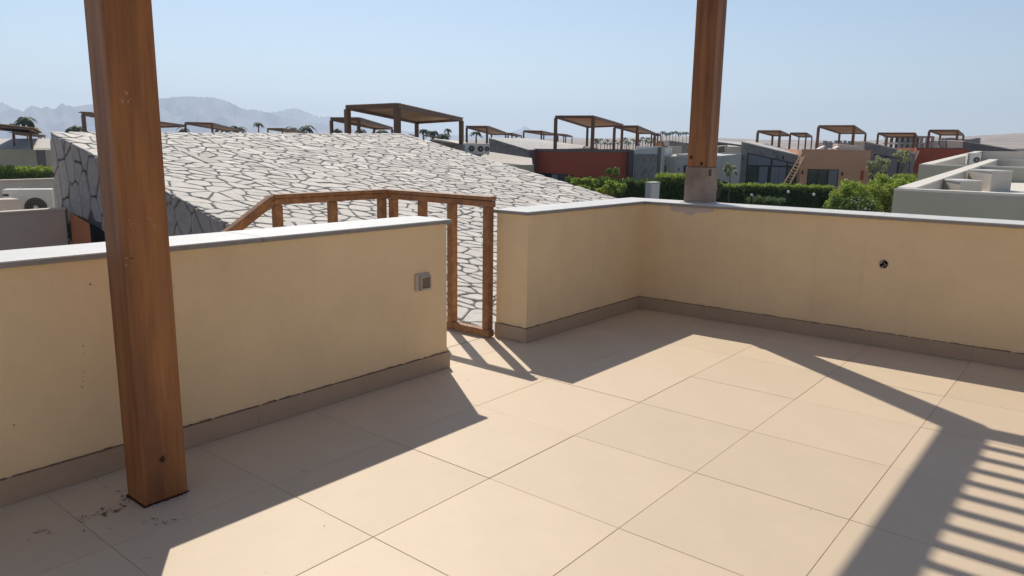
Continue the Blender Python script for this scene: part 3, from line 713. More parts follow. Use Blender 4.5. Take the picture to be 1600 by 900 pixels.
# --- skyline pergolas behind the stone roof
pergola('leaning pergola hidden behind the near post, ending left of it', (130, 175), 46, (128, 176), (290, 196), legs=2.2, back_off=(243, 200))
pergola('flat pergola just right of the near post above the stone roof', (331, 192), 66, (289, 191), (379, 204), legs=2.2)
pergola('lowest pergola beyond the ridge, left of the two condenser stacks', (441, 200.5), 88, (418, 200.5), (480, 207), legs=2.2)
pergola('pergola half hidden behind the largest one, to its left', (560, 184), 44, (517, 184), (613, 199.5), legs=2.3, wpost=.16)
mainp = pergola('largest pergola, standing above the ridge of the stone roof', (620, 162), 31, (541, 165), (722, 185), wpost=.22, legs=2.55, back_off=(651, 190))
pergola('tiny pergola seen under the right end of the largest one', (678, 213), 150, (661, 211), (697, 216), legs=2.3)
pergola('pergola right of the largest one, above the white condensers', (761, 197), 62, (729, 197), (794, 209), legs=2.3, back_off=(768, 209))
pergola('small dark pergola on a roof between the red villa and the condensers', (800, 208), 95, (790, 208), (815, 212), legs=2.2)
pergola('thin pergola just left of the red villa pergola', (846, 204.5), 84, (818, 204), (872, 210), legs=2.3)
pergola('small far pergola seen through the posts of the red villa pergola', (884, 210), 118, (868, 208.5), (894, 213), legs=2.2)
pergola('tall pergola on the brick red villa', (927, 181), 55, (868, 181), (973, 195), wpost=.2, legs=2.5, back_off=(918, 197.5))
pergola('pergola right behind the red villa pergola, nearest the second post', (996, 196.5), 66, (960, 196.5), (1023, 207.5), wpost=.19, legs=2.4)
pergola('small end of a pergola beside the palm row', (1028, 208.5), 95, (1018, 208), (1033, 211), legs=2.3)
pergola('pergola standing over the grey monopitch villa roof', (1219, 204), 72, (1184, 204), (1235, 211), wpost=.2, legs=2.3)
pergola('slim pergola right of the monopitch villa pergola', (1260, 207.5), 84, (1235, 207.5), (1269, 213), legs=2.3)
pergola('square pergola on the terracotta villa roof', (1335, 196), 69, (1279, 196), (1353, 207.5), wpost=.22, legs=2.45)
pergola('wide low pergola between the terracotta villa and the raw concrete block', (1430, 207.5), 84, (1372, 207.5), (1434, 213), wpost=.2, legs=2.4)
pergola('pergola on the second red villa, at its left end', (1497, 203), 79, (1452, 203), (1506, 210), wpost=.22, legs=2.4)

# --- house with the largest pergola: flat roof and wing behind the ridge
r, P, bk = house('villa', 'dark grey roof edge with white condensers, right of the largest pergola', [(560, 236, 30), (722, 236.5, 31), (752, 241.5, 33)], 'dgrey', 6, (0, -.6))
r, P, bk = house('villa', 'low dark stone villa with a pale roof behind the condensers', [(672, 219, 46), (722, 226, 46), (740, 229, 47)], 'fstone', 8, (-.5, -1.2), tops=[Zat(735, 222, 54), Zat(690, 218, 54)])
roofplate(r, [P[0] + Vector((0, 0, .0)), P[2], Vector((bk[0].x, bk[0].y, Zat(735, 222, 54))), Vector((bk[1].x, bk[1].y, Zat(690, 218, 54)))], 'whiteroof', .05)
for k, (x, y) in enumerate(((733, 240), (747, 240.5), (757, 240.5))):
    q = at(x, y, 36.5 + k * .3)
    condenser(['condenser hidden by the pergola corner post', 'middle of the three white condensers by the pergola post', 'rightmost of the three white condensers by the pergola post'][k], (q.x, q.y, q.z - .06), rad(40), w=.5 if k == 2 else .62, h=.52, d=.3, fans=1, group='condensers beside the largest pergola', z_stand=.05)
# --- grey monopitch villa with white stone roof, and beige gable wall in front
r, P, bk = house('monopitch_villa', 'grey stone villa with a white roof falling right towards the brick red villa', [(764, 216.5, 60), (826, 235, 58)], 'fstone', 14, (4, 7), tops=[Zat(861, 231, 66), Zat(812, 217, 74)])
roofplate(r, [P[0], P[1], Vector((bk[0].x, bk[0].y, Zat(861, 231, 66))), Vector((bk[1].x, bk[1].y, Zat(812, 217, 74)))], t=.06)
bw = thing('low_wing', 'beige sloping roof slab below the monopitch villa, left of the brick red villa', 'roof', tuple(at(790, 258, 47)))
qq = [at(742, 251, 46), at(832, 258.5, 46), at(831, 247, 50), at(764, 237, 50)]
mesh_obj('roof', MB().hexa([p - Vector((0, 0, .25)) for p in qq], qq), M['cream'], bw)
mesh_obj('wall', MB().prism([tuple(at(745, 251, 46.3))[:2], tuple(at(831, 251, 46.3))[:2], tuple(at(830, 247, 49.8))[:2], tuple(at(766, 247, 49.8))[:2]], FZ, qq[1].z - .26), M['cream'], bw)
r, P, bk = house('low_wing', 'small grey wall below the beige gable wall', [(770, 258.5, 45.5), (834, 257.5, 45)], 'sage', .8, cat='wall')
# --- brick red villa
r, P, bk = house('red_villa', 'brick red villa with an obtuse corner, dark window and white condenser wall beside', [(824, 233, 60), (906, 233, 55), (982, 233, 58)], 'red', 9, (2, 3))
A, B, C = P
window(r, A, B, .18, .80, Zat(860, 290, 57), Zat(866, 271.5, 57), ['curtain', 'void', 'curtain', 'glass'])
for a, b in ((A, B), (B, C)): facing(r, a, b, 0.002, .998, A.z - .14, A.z + .05, M['dgrey'], 'coping', .05, .25)
lampbox(r, A, B, .88, Zat(895, 276, 56))
r2, P2, bk2 = house('grey_annex', 'grey rendered annex joined to the red villa, with an upper storey coloured pale for sunlight', [(983, 234, 57.8), (991, 234.5, 57.4), (991.1, 240.5, 57.4), (1027, 240.5, 58.5), (1027.1, 230, 58.5), (1036, 230, 59)], 'lgrey', 6, (1, 2), tops=[Zat(1036, 230, 59), Zat(983, 234, 58)])
facing(r2, P2[0], P2[1], 0, 1, FZ, P2[0].z - .03, M['dgrey'], 'side_panel', .05, .1)
facing(r2, P2[2], P2[3], 0.02, .98, FZ, P2[2].z + .01, M['fstone'], 'lower_wall', .09, .1)
facing(r2, P2[4], P2[5], 0.1, .6, FZ, P2[4].z + .01, M['dgrey'], 'corner_strip', .06, .1)
mesh_obj('sunlit_upper_wall', MB().prism([tuple(at(993, 240, 59.5))[:2], tuple(at(1028, 240, 60))[:2], tuple(at(1030, 240, 64))[:2], tuple(at(993, 240, 64))[:2]], 0, at(1010, 228.5, 60).z), M['white'], r2)  # cream wall; the sunlight on it is put into the white colour
# --- yellow-grey and blue-grey walls seen left of the second post
r, P, bk = house('pale_villa', 'pale villa with a slit window and round lamp left of the second post base', [(1037, 244.5, 61), (1057, 244, 60), (1078, 240, 59.5), (1100, 240, 60)], 'lgrey', 9, (0, 2))
facing(r, P[0], P[1], 0.0, 1, FZ, P[0].z, M['cream'], 'beige_wall', .03, .06)
facing(r, P[0], P[1], .14, .24, Zat(1041, 270, 60), Zat(1041, 259, 60), M['dark'], 'slit_window', .05, .05)
lampbox(r, P[1], P[2], .25, Zat(1061, 264.5, 60)); facing(r, P[1], P[2], .6, .95, Zat(1071, 276, 60), Zat(1071, 258.5, 60), M['dark'], 'window', .05, .05)
facing(r, P[1], P[2], 0, 1, P[1].z - .1, P[1].z + .16, M['whiteroof'], 'coping', .06, .5)
# --- distant stack of roofs between (behind it)
for (lab, fr_, m, dp) in (
   ('low cream rooftop with a parapet beyond the pale villa', [(1040, 229, 82), (1065, 228, 82), (1066, 236, 82)], 'cream', 5),
   ('grey sloping roofline far behind the pale villa', [(1046, 219.5, 96), (1085, 225, 94)], 'fstone', 8),
   ('dark rust hut roof left of the grey sloping roofline', [(1034, 223, 100), (1047, 221.5, 100)], 'rust', 5),
   ('grey block left of the cream rooftop', [(1036, 228, 80), (1044, 228.5, 80)], 'dgrey', 4)):
    house('distant_villa', lab, fr_, m, dp)
# --- long pale walls right of the second post, cream terraces above
r, P, bk = house('pale_grey_villa', 'pale grey villa wall with two small lamps right of the second post', [(1100, 243, 66), (1127, 243.5, 66), (1158.5, 240.5, 65.5)], 'lgrey', 8, (0, 0))
lampbox(r, P[0], P[1], .72, Zat(1120, 266, 66)); lampbox(r, P[1], P[2], .83, Zat(1153, 272, 66))
facing(r, P[1], P[2], .16, .42, Zat(1135, 289, 66), Zat(1135, 284.5, 66), M['dark'], 'low_window', .05, .05)
facing(r, P[1], P[2], 0, 1, P[2].z - .03, P[2].z + .1, M['white'], 'coping', .06, .3)
r, P, bk = house('roof_terrace', 'cream roof terrace wall behind the pale grey villa', [(1105, 232, 76), (1137, 226.5, 76), (1137.2, 229, 75), (1158, 229, 74.5)], 'cream', 6, (0, 0))
facing(r, P[0], P[1], .55, .85, P[1].z - 1.0, P[1].z - .15, M['dgrey'], 'doorway', .03, .05)
r, P, bk = house('distant_villa', 'dark rake and pale roof beyond the cream terrace, right of the second post', [(1118, 221.5, 98), (1160, 227, 96)], 'dgrey', 10, (2, 4), tops=[Zat(1160, 223, 105), Zat(1125, 220, 105)])
roofplate(r, [P[0], P[1], Vector((bk[0].x, bk[0].y, Zat(1160, 223, 105))), Vector((bk[1].x, bk[1].y, Zat(1125, 220, 105)))], 'froof', .05)
# --- monopitch villa with the glazed front
r, P, bk = house('glazed_villa', 'grey stone villa with a tall glazed front and a roof falling right', [(1158.5, 222.5, 66), (1252, 245, 64)], 'fstone', 10, (4, 3), tops=[Zat(1256, 237, 71), Zat(1192, 221, 75)])
roofplate(r, [P[0], P[1], Vector((bk[0].x, bk[0].y, Zat(1256, 237, 71))), Vector((bk[1].x, bk[1].y, Zat(1192, 221, 75)))], 'froof', .10)
A, B = P; u = lambda x: (x - 1158.5) / (1252 - 1158.5)
zt = lambda x: Zat(x, 239 + (x - 1170) * .21, 65.3); zm = Zat(1200, 259.5, 65.2); zb = Zat(1200, 293, 65.2)
fr = facing(r, A, B, u(1169.5), u(1248), zb, (zt(1169.5), zt(1248)), M['dark'], 'glazing', .04, .1)
for x0_, x1_ in ((1171.5, 1206.5), (1209.5, 1231), (1233, 1246)):
    facing(r, A, B, u(x0_), u(x1_), zm + .06, (zt(x0_) - .09, zt(x1_) - .09), M['curtain'], 'pane', .048, .02, parent=fr)
for x0_, x1_, mt in ((1171.5, 1187), (1189.5, 1203), (1208.5, 1220), (1220.5, 1231), (1233, 1246)) and ((1171.5, 1187, 'glass'), (1189.5, 1203, 'curtain'), (1208.5, 1220, 'curtain'), (1220.6, 1231, 'curtain'), (1233, 1246, 'glass')):
    facing(r, A, B, u(x0_), u(x1_), zb + .05, zm - .07, M[mt], 'pane', .048, .02, parent=fr)
lampbox(r, A, B, u(1225), Zat(1225, 246.5, 65))
# --- terracotta villa
r, P, bk = house('terracotta_villa', 'terracotta villa with a three-pane window under a square pergola', [(1253, 234, 63), (1361, 236, 61.5)], 'orange', 9, (1, 2))
A, B = P; u = lambda x: (x - 1253) / (1361 - 1253.)
window(r, A, B, u(1265), u(1314), Zat(1290, 291.5, 62), Zat(1290, 265, 62), ['glass', 'glass', 'curtain'])
lampbox(r, A, B, u(1257), Zat(1257, 270, 62)); lampbox(r, A, B, u(1320), Zat(1320, 272, 62))
facing(r, A, B, u(1349), u(1353), Zat(1351, 282, 62), Zat(1351, 267, 62), M['red'], 'shutter', .06, .1)
facing(r, A, B, 0, 1, A.z - .05, (A.z + .05, B.z + .05), M['orange'], 'parapet_top', .04, .3)
# --- dark rake + glazing right of the terracotta villa
r, P, bk = house('glazed_villa', 'dark stone villa with pale curtained glazing behind the bright bushes', [(1352, 222.5, 70), (1430, 240.5, 68)], 'fstone', 9, (3, 3), tops=[Zat(1432, 235, 74), Zat(1368, 222, 76)])
roofplate(r, [P[0], P[1], Vector((bk[0].x, bk[0].y, Zat(1432, 235, 74))), Vector((bk[1].x, bk[1].y, Zat(1368, 222, 76)))], 'froof', .10)
A, B = P; u = lambda x: (x - 1352) / 78.
fr = facing(r, A, B, u(1368), u(1424), Zat(1395, 285, 69), (Zat(1368, 240.5, 69.5), Zat(1424, 250, 68.4)), M['dark'], 'glazing', .04, .1)
for x0_, x1_ in ((1369, 1384), (1388, 1405), (1408, 1423)):
    facing(r, A, B, u(x0_), u(x1_), Zat(1395, 284, 69), (Zat(x0_, 242.3 + (x0_-1369)*.17, 69), Zat(x1_, 242.3 + (x1_-1369)*.17, 69)), M['curtain'], 'pane', .048, .02, parent=fr)
# --- second red villa
r, P, bk = house('red_villa', 'second brick red villa, behind the sage walls at the right', [(1431, 231, 73), (1512, 231, 71)], 'red', 9, (1, 3))
facing(r, P[0], P[1], 0, 1, P[0].z - .02, P[0].z + .05, M['dgrey'], 'coping', .05, .3)
# --- monopitch roofs right of it
r, P, bk = house('monopitch_villa', 'dark grey low roof falling right beyond the sage parapets', [(1505, 221, 74), (1592, 236, 72)], 'dgrey', 8, (2, 4), tops=[Zat(1595, 232, 80), Zat(1515, 221, 82)])
roofplate(r, [P[0], P[1], Vector((bk[0].x, bk[0].y, Zat(1595, 233, 80))), Vector((bk[1].x, bk[1].y, Zat(1515, 220.5, 82)))], 'lgrey', .08)
r, P, bk = house('distant_villa', 'low brown building on the far right slope under the dunes', [(1584, 232, 120), (1640, 231, 120)], 'pinkgrey', 8)

# wooden stairs leaning on the villas
def leaning_stair(label, b0, b1, t0, t1, n, w=.13):
    """b: two feet, t: two tops"""
    root = thing('wooden_stair', label, 'stairs', (b0.x, b0.y, b0.z))
    for a, b in ((b0, t0), (b1, t1)): mesh_obj('stringer', MB().bar(a, b, .07, w), M['slat'], root)
    for i in range(1, n):
        t = i / n; mesh_obj('step', MB().bar(b0.lerp(t0, t), b1.lerp(t1, t), .2, .045), M['woodfar'], root)
    return root
leaning_stair('steep wooden stair climbing to the terracotta villa roof', at(1222, 292, 61.5), at(1232, 292, 60.6), at(1253, 240, 62.5), at(1258, 244, 61), 11)
leaning_stair('steep wooden stair climbing to the second red villa roof', at(1414, 272, 70), at(1421, 272, 69.4), at(1432, 231, 72), at(1436, 236, 70.5), 11)

# --- sage parapet roofs at the right edge
def para_roof(label, c_top, right_top, bl_top, br_top, floor_drop, t=.45):
    FL, FR, BL, BR = [at(*q) for q in (c_top, right_top, bl_top, br_top)]
    root = thing('parapet_roof', label, 'house', (FL.x, FL.y, FZ))
    def strip(A, B, n, nm, mt):
        A2, B2 = A + n, B + n; mb = MB()
        mb.hexa([(p.x, p.y, FZ - .5) for p in (A, B, B2, A2)], [(p.x, p.y, p.z - .06) for p in (A, B, B2, A2)]); mesh_obj(nm, mb, M[mt], root)
        mb = MB(); e = .0
        mb.hexa([(p.x, p.y, p.z - .058) for p in (A, B, B2, A2)], [(p.x, p.y, p.z) for p in (A, B, B2, A2)]); mesh_obj('coping', mb, M['whiteroof'], root)
    def inn(A, B, toward):
        d = (B - A); d.z = 0; d.normalize(); n = Vector((-d.y, d.x, 0)) * t
        return n if n.dot(toward - A) > 0 else -n
    cen = (FL + FR + BL + BR) / 4
    strip(FL, FR, inn(FL, FR, cen), 'front_parapet', 'sage'); 
    n1 = inn(FL, BL, cen); dl = (BL - FL).normalized() * (t + .01)
    strip(FL + dl, BL, n1, 'side_parapet', 'cream'); strip(BL + n1 * 1.01, BR, inn(BL, BR, cen), 'rear_parapet', 'cream')
    q = [FL, FR, BR, BL]
    mb = MB().hexa([(p.x, p.y, FZ - .5) for p in q], [(p.x + (cen.x-p.x)*.01, p.y + (cen.y-p.y)*.01, p.z - floor_drop) for p in q]); mesh_obj('roof_slab', mb, M['whiteroof'], root)
    return root, FL, FR, BL, BR
nr, FL, FR, BL, BR = para_roof('near sage green parapet roof with a pale coping, right edge of the picture', (1397, 294, 20), (1680, 307, 15.5), (1546, 248.5, 42), (1760, 250, 37), .75)
fr_, *_ = para_roof('farther sage green parapet roof behind the first one', (1436, 256.5, 36), (1640, 262, 32), (1524, 236, 60), (1720, 238, 56), .8, t=.5)
def roof_block(label, x0, x1, yt, yb, d, dd=1.1):
    A, B = at(x0, yb, d), at(x1, yb, d); zt = at(x0, yt, d).z
    root = thing('roof_block', label, 'ledge', (A.x, A.y, A.z - .5)); a2, b2 = back(A, dd, 0), back(B, dd, .05)
    mesh_obj('base', MB().prism([(A.x, A.y), (B.x, B.y), (b2.x, b2.y), (a2.x, a2.y)], A.z - .9, zt - .05), M['cream'], root)
    mesh_obj('slab', MB().prism([(A.x - .02, A.y - .02), (B.x + .02, B.y - .02), (b2.x + .02, b2.y + .02), (a2.x - .02, a2.y + .02)], zt - .048, zt), M['white'], root)
roof_block('nearer stepped ledge standing on the near sage roof', 1499, 1534, 281.5, 296, 23.5, 1.2)
roof_block('farther stepped ledge on the near sage roof', 1548, 1580, 266, 287, 28, 1.5)
q = at(1519, 262, 46)
ch = condenser('white upright condenser on the farther sage roof', (q.x, q.y, q.z), rad(25), w=.75, h=.85, d=.4, fans=1, z_stand=.05)
# small things on the terracotta villa roof
def lounger(label, x0, y0, x1, y1, d):
    A, B = at(x0, y0, d), at(x1, y1, d); root = thing('sun_lounger', label, 'lounger', (A.x, A.y, min(A.z, B.z) - .3))
    m_ = A.lerp(B, .45); m_.z = min(A.z, B.z) + .02; lo, hi = (A, B) if A.z < B.z else (B, A); lo = Vector((lo.x, lo.y, m_.z))
    mesh_obj('seat', MB().bar(lo, m_, .6, .09), M['white'], root); mesh_obj('backrest', MB().bar(m_, hi, .6, .09), M['white'], root)
    for p in (lo, m_): mesh_obj('leg', MB().bar(p, p - Vector((0, 0, .32)), .06), M['white'], root)
lounger('left white lounger with raised back on the terracotta villa roof', 1270, 233.5, 1287, 228.5, 66)
lounger('right white lounger with raised back on the terracotta villa roof', 1296, 233, 1309, 229, 66)
q0, q1 = at(1309, 224.5, 66), at(1347, 228, 66)
tb_ = thing('roof_counter', 'pale counter-height wall with a white top on the terracotta villa roof', 'counter', (q0.x, q0.y, q0.z - 1.0))
bq = [q0, q1, Vector((*back(q1, 1)[:2], q1.z)), Vector((*back(q0, 1)[:2], q0.z))]
mesh_obj('base', MB().hexa([(p.x, p.y, q1.z - .9) for p in bq], [(p.x, p.y, p.z - .08) for p in bq]), M['cream'], tb_)
mesh_obj('top', MB().hexa([(p.x, p.y, p.z - .078) for p in bq], [(p.x, p.y, p.z) for p in bq]), M['white'], tb_)

# --- raw concrete building under construction
d = 150
def raw_block(label, x0, x1, yt, yb, d, nb, nf):
    A, B = at(x0, yb, d), at(x1, yb, d); root = thing('unfinished_building', label, 'building', (A.x, A.y, A.z))
    H = at(x0, yt, d).z - A.z; D = F2 * 7
    for k in range(nf + 1):
        z = A.z + H * k / nf
        mesh_obj('floor_slab', MB().prism([tuple(p)[:2] for p in (A, B, B + D, A + D)], z - .35, z), M['concretefar'], root)
    for i in range(nb + 1):
        p = A.lerp(B, (i + .1) / (nb + .2)) + F2 * .4
        for q in (p, p + F2 * 5.5): mesh_obj('column', MB().box(q.x-.25, q.x+.25, q.y-.25, q.y+.25, A.z - 3, A.z + H - .36), M['concretefar'], root)
        if i < nb and i % 2 == 0:
            c = A.lerp(B, (i + .55) / nb) + F2 * 1.2; hw = (B - A).length / nb * .28
            mesh_obj('infill_wall', MB().box(c.x - hw, c.x + hw, c.y - .1, c.y + .1, A.z - 3, A.z + H * (.5 if nf > 1 else .8)), M['concretefar'], root)
    return root
raw_block('raw concrete building frame between two right-hand pergolas', 1405, 1458, 212, 233, 150, 6, 2)
def raw_columns(label, xs, yt, yb, d, w=.5):
    A = at(xs[0], yb, d); root = thing('unfinished_building', label, 'building', tuple(A))
    B = at(xs[-1], yb, d)
    mesh_obj('floor_slab', MB().prism([tuple(p)[:2] for p in (A, B, B + F2*6, A + F2*6)], A.z - 4, A.z + .5), M['concretefar'], root)
    for x in xs:
        p = at(x, yt + random.uniform(-1, 2), d); q = at(x, yb, d)
        mesh_obj('column', MB().box(q.x - w/2, q.x + w/2, q.y - w/2, q.y + w/2, q.z, p.z), M['concretefar'], root)
raw_columns('row of bare concrete columns seen through the rightmost pergola', [1470, 1475, 1482, 1486, 1491, 1500, 1505, 1511, 1518, 1522, 1527], 216, 224, 150, .9)
raw_columns('thin bare columns behind the terracotta villa pergola', [1288, 1291, 1297, 1306, 1313, 1320, 1327, 1334, 1341], 219, 226, 190, .6)

# ================================================================== PLANTS
def leaves(n, box_fn, size, seed=0):
    """n small leaf quads; box_fn(rng,n)-> positions"""
    rng = np.random.default_rng(seed); P = box_fn(rng, n)
    a = rng.normal(size=(n, 3)); a /= np.linalg.norm(a, axis=1, keepdims=True); b = rng.normal(size=(n, 3)); b = np.cross(a, b); b /= np.linalg.norm(b, axis=1, keepdims=True)
    s = size * rng.uniform(.6, 1.3, (n, 1)); a *= s; b *= s * .55
    V = np.stack([P - a, P + b * .9, P + a, P - b * .9], 1).reshape(-1, 3); F = np.arange(4 * n).reshape(-1, 4); return V, F
def r_(n, rng): return rng.uniform(0, .35, n)
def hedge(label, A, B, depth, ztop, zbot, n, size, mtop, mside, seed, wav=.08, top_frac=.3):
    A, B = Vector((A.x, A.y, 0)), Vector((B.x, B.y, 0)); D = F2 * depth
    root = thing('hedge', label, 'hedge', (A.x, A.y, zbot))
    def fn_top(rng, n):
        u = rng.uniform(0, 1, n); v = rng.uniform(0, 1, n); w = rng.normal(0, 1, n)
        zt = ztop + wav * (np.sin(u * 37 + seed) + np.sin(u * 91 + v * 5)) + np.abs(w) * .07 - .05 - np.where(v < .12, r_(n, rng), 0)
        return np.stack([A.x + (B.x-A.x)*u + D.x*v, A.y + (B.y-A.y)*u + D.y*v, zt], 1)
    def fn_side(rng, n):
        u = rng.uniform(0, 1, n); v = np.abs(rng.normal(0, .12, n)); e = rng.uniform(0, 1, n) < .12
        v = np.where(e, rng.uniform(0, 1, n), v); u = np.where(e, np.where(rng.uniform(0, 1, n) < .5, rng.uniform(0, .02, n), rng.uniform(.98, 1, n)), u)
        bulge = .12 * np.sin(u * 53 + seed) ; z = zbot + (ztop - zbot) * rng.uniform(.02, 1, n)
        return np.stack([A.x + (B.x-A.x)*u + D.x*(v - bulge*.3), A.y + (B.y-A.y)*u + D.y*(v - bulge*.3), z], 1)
    V, F = leaves(int(n * top_frac), fn_top, size, seed); arr_obj('lit_top_leaves', V, F, M[mtop], root)  # sun on the hedge top is painted as a brighter leaf colour
    V, F = leaves(int(n * (1 - top_frac)), fn_side, size, seed + 1); arr_obj('foliage', V, F, M[mside], root)  # shade on the sides is put into a darker leaf colour
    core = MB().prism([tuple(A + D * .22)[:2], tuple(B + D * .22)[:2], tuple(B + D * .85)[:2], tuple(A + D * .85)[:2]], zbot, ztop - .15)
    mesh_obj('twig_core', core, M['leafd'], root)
    return root
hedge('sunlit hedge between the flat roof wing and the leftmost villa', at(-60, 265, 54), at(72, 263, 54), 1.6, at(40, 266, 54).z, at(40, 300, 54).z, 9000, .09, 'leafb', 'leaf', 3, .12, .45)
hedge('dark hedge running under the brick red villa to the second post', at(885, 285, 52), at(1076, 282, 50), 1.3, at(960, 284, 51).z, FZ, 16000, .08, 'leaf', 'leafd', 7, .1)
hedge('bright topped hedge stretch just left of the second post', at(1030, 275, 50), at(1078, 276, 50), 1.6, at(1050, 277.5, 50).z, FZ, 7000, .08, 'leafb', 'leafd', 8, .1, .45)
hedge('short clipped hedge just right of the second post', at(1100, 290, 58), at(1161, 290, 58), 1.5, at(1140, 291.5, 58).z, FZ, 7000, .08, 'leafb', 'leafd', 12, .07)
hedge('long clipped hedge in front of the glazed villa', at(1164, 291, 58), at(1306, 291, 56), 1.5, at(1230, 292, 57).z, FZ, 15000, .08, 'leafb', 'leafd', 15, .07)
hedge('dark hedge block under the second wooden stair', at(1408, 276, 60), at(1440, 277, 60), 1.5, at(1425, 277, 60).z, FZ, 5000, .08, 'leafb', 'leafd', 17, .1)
def bush(label, c, rx, ry, rz_, n, size, m, seed, zc, name='bush', cat='bush', stems=True, clumps=40):
    """leafy mass of many small clumps inside an uneven ellipsoid"""
    root = thing(name, label, cat, (c.x, c.y, zc - rz_)); rng = np.random.default_rng(seed)
    cc = rng.normal(size=(clumps, 3)); cc /= np.linalg.norm(cc, axis=1, keepdims=True); cc *= rng.uniform(.35, 1.0, (clumps, 1)) ** .6
    cc = cc * np.array([rx, ry, rz_]); 
    def fn(r, n):
        k = r.integers(0, clumps, n); o = r.normal(size=(n, 3)); o /= np.linalg.norm(o, axis=1, keepdims=True); o *= r.uniform(.3, 1, (n, 1)) * np.array([rx, ry, rz_]) * .26
        q = cc[k] + o; lp = q[:, :1] * R2.x + q[:, 1:2] * F2.x, q[:, :1] * R2.y + q[:, 1:2] * F2.y
        return np.concatenate([c.x + lp[0], c.y + lp[1], zc + q[:, 2:3]], 1)
    V, F = leaves(n, fn, size, seed); arr_obj('foliage', V, F, M[m], root)
    if stems:
        sb = MB()
        for i in range(9):
            q = cc[i % clumps]; sb.tube((c.x + q[0]*.15, c.y + q[1]*.15, zc - rz_ - .8), (c.x + (R2*q[0]).x + (F2*q[1]).x, c.y + (R2*q[0]).y + (F2*q[1]).y, zc + q[2]*.8), .035, .012, 5)
        mesh_obj('stem', sb, M['trunk'], root)
    return root
for i, (x, yt, d, rx, lab) in enumerate(((1326, 287, 46, 1.5, 'leftmost bright bush below the terracotta villa'), (1352, 281, 48, 1.6, 'tall bright bush right of the terracotta villa window'), (1383, 275, 50, 1.7, 'tallest bright bush below the curtained glazing'), (1414, 275, 48, 1.4, 'rightmost bright bush by the corner of the near sage roof'))):
    zt = at(x, yt, d).z; rz_ = (zt + 3.3) / 2; bush(lab, at(x, yt, d), rx, 1.1, rz_, 12000, .085, 'leafb', 30 + i, zt - rz_, clumps=70)
q = at(1335, 300, 44); bush('white flowering oleander in front of the bright bushes', q, 1.6, .7, .95, 6000, .08, 'leaf', 41, FZ + 1.25)
V, F = leaves(130, lambda r, n: np.stack([q.x + r.uniform(-1.5, 1.5, n)*R2.x - F2.x*.85, q.y + r.uniform(-1.5, 1.5, n)*R2.y - F2.y*.85, FZ + r.uniform(.5, 2.1, n)], 1), .06, 5)
o = arr_obj('oleander_flowers', V, F, M['petal']); tag(o, 'white blossoms dotted over the oleander bush', 'flowers', kind='stuff')
fa, fb2 = at(1168, 300, 56), at(1224, 300, 55); fz = at(1200, 309, 55.5).z
def flower_spots(r, n):
    k = r.integers(0, 11, n); t = (np.array([.03, .12, .19, .3, .37, .46, .57, .66, .74, .85, .95])[k] + r.normal(0, .022, n)); z = fz - .12 + np.array([0, .1, -.05, .16, .02, -.06, .12, 0, .08, -.04, .05])[k] + r.normal(0, .07, n)
    return np.stack([fa.x + (fb2.x - fa.x) * t - F2.x * r.uniform(0, .4, n), fa.y + (fb2.y - fa.y) * t - F2.y * r.uniform(0, .4, n), z], 1)
V, F = leaves(230, flower_spots, .06, 6)
o = arr_obj('white_flowers', V, F, M['petal']); tag(o, 'low white flowers in front of the long clipped hedge', 'flowers', kind='stuff')
V, F = leaves(900, lambda r, n: flower_spots(r, n) + r.normal(0, .1, (n, 3)) - np.array([0, 0, .06]), .07, 8)
o = arr_obj('flower_leaves', V, F, M['leaf']); tag(o, 'green leaves among the low white flowers by the hedge', 'plant', kind='stuff')
# shrub trees
zt = at(958, 262, 47).z; bush('airy green shrub tree in front of the brick red villa', at(958, 262, 47), .95, .8, 1.0, 2600, .085, 'leaf', 51, zt - .95, 'shrub_tree', 'tree', clumps=26)
bush('lighter low shrub at the foot of the airy shrub tree', at(955, 296, 46), .9, .7, .6, 1800, .08, 'leafb', 52, at(955, 297, 46).z, clumps=20)
bush('bright low shrub above the stone roof verge left of the shrub tree', at(915, 290, 48), 1.4, .7, .5, 3000, .08, 'leafb', 53, at(915, 290, 48).z, clumps=24)
zt = at(1141, 256, 54).z; rt = bush('small pale tree on a thin stem right of the second post', at(1141, 256, 54), .5, .45, .55, 900, .10, 'leafp', 54, zt - .5, 'small_tree', 'tree', stems=False, clumps=14)
c = at(1142, 260, 54); mesh_obj('trunk', MB().tube((c.x, c.y, FZ), (c.x, c.y, zt - .4), .05, .03, 6), M['trunk'], rt)
bush('pale olive shrub before the curtained glazing', at(1371, 262, 60), .9, .7, .95, 1800, .08, 'leafp', 55, at(1371, 262, 60).z, clumps=18)
bush('thin dusty tree under the rake of the curtained villa', at(1410, 244, 62), .95, .7, .6, 1500, .08, 'leafp', 56, at(1410, 244, 62).z, 'small_tree', 'tree', clumps=14)
bush('small green shrub left of the short clipped hedge', at(1122, 288, 56.5), .5, .5, .4, 900, .07, 'leaf', 57, at(1122, 286, 56.5).z, clumps=10)
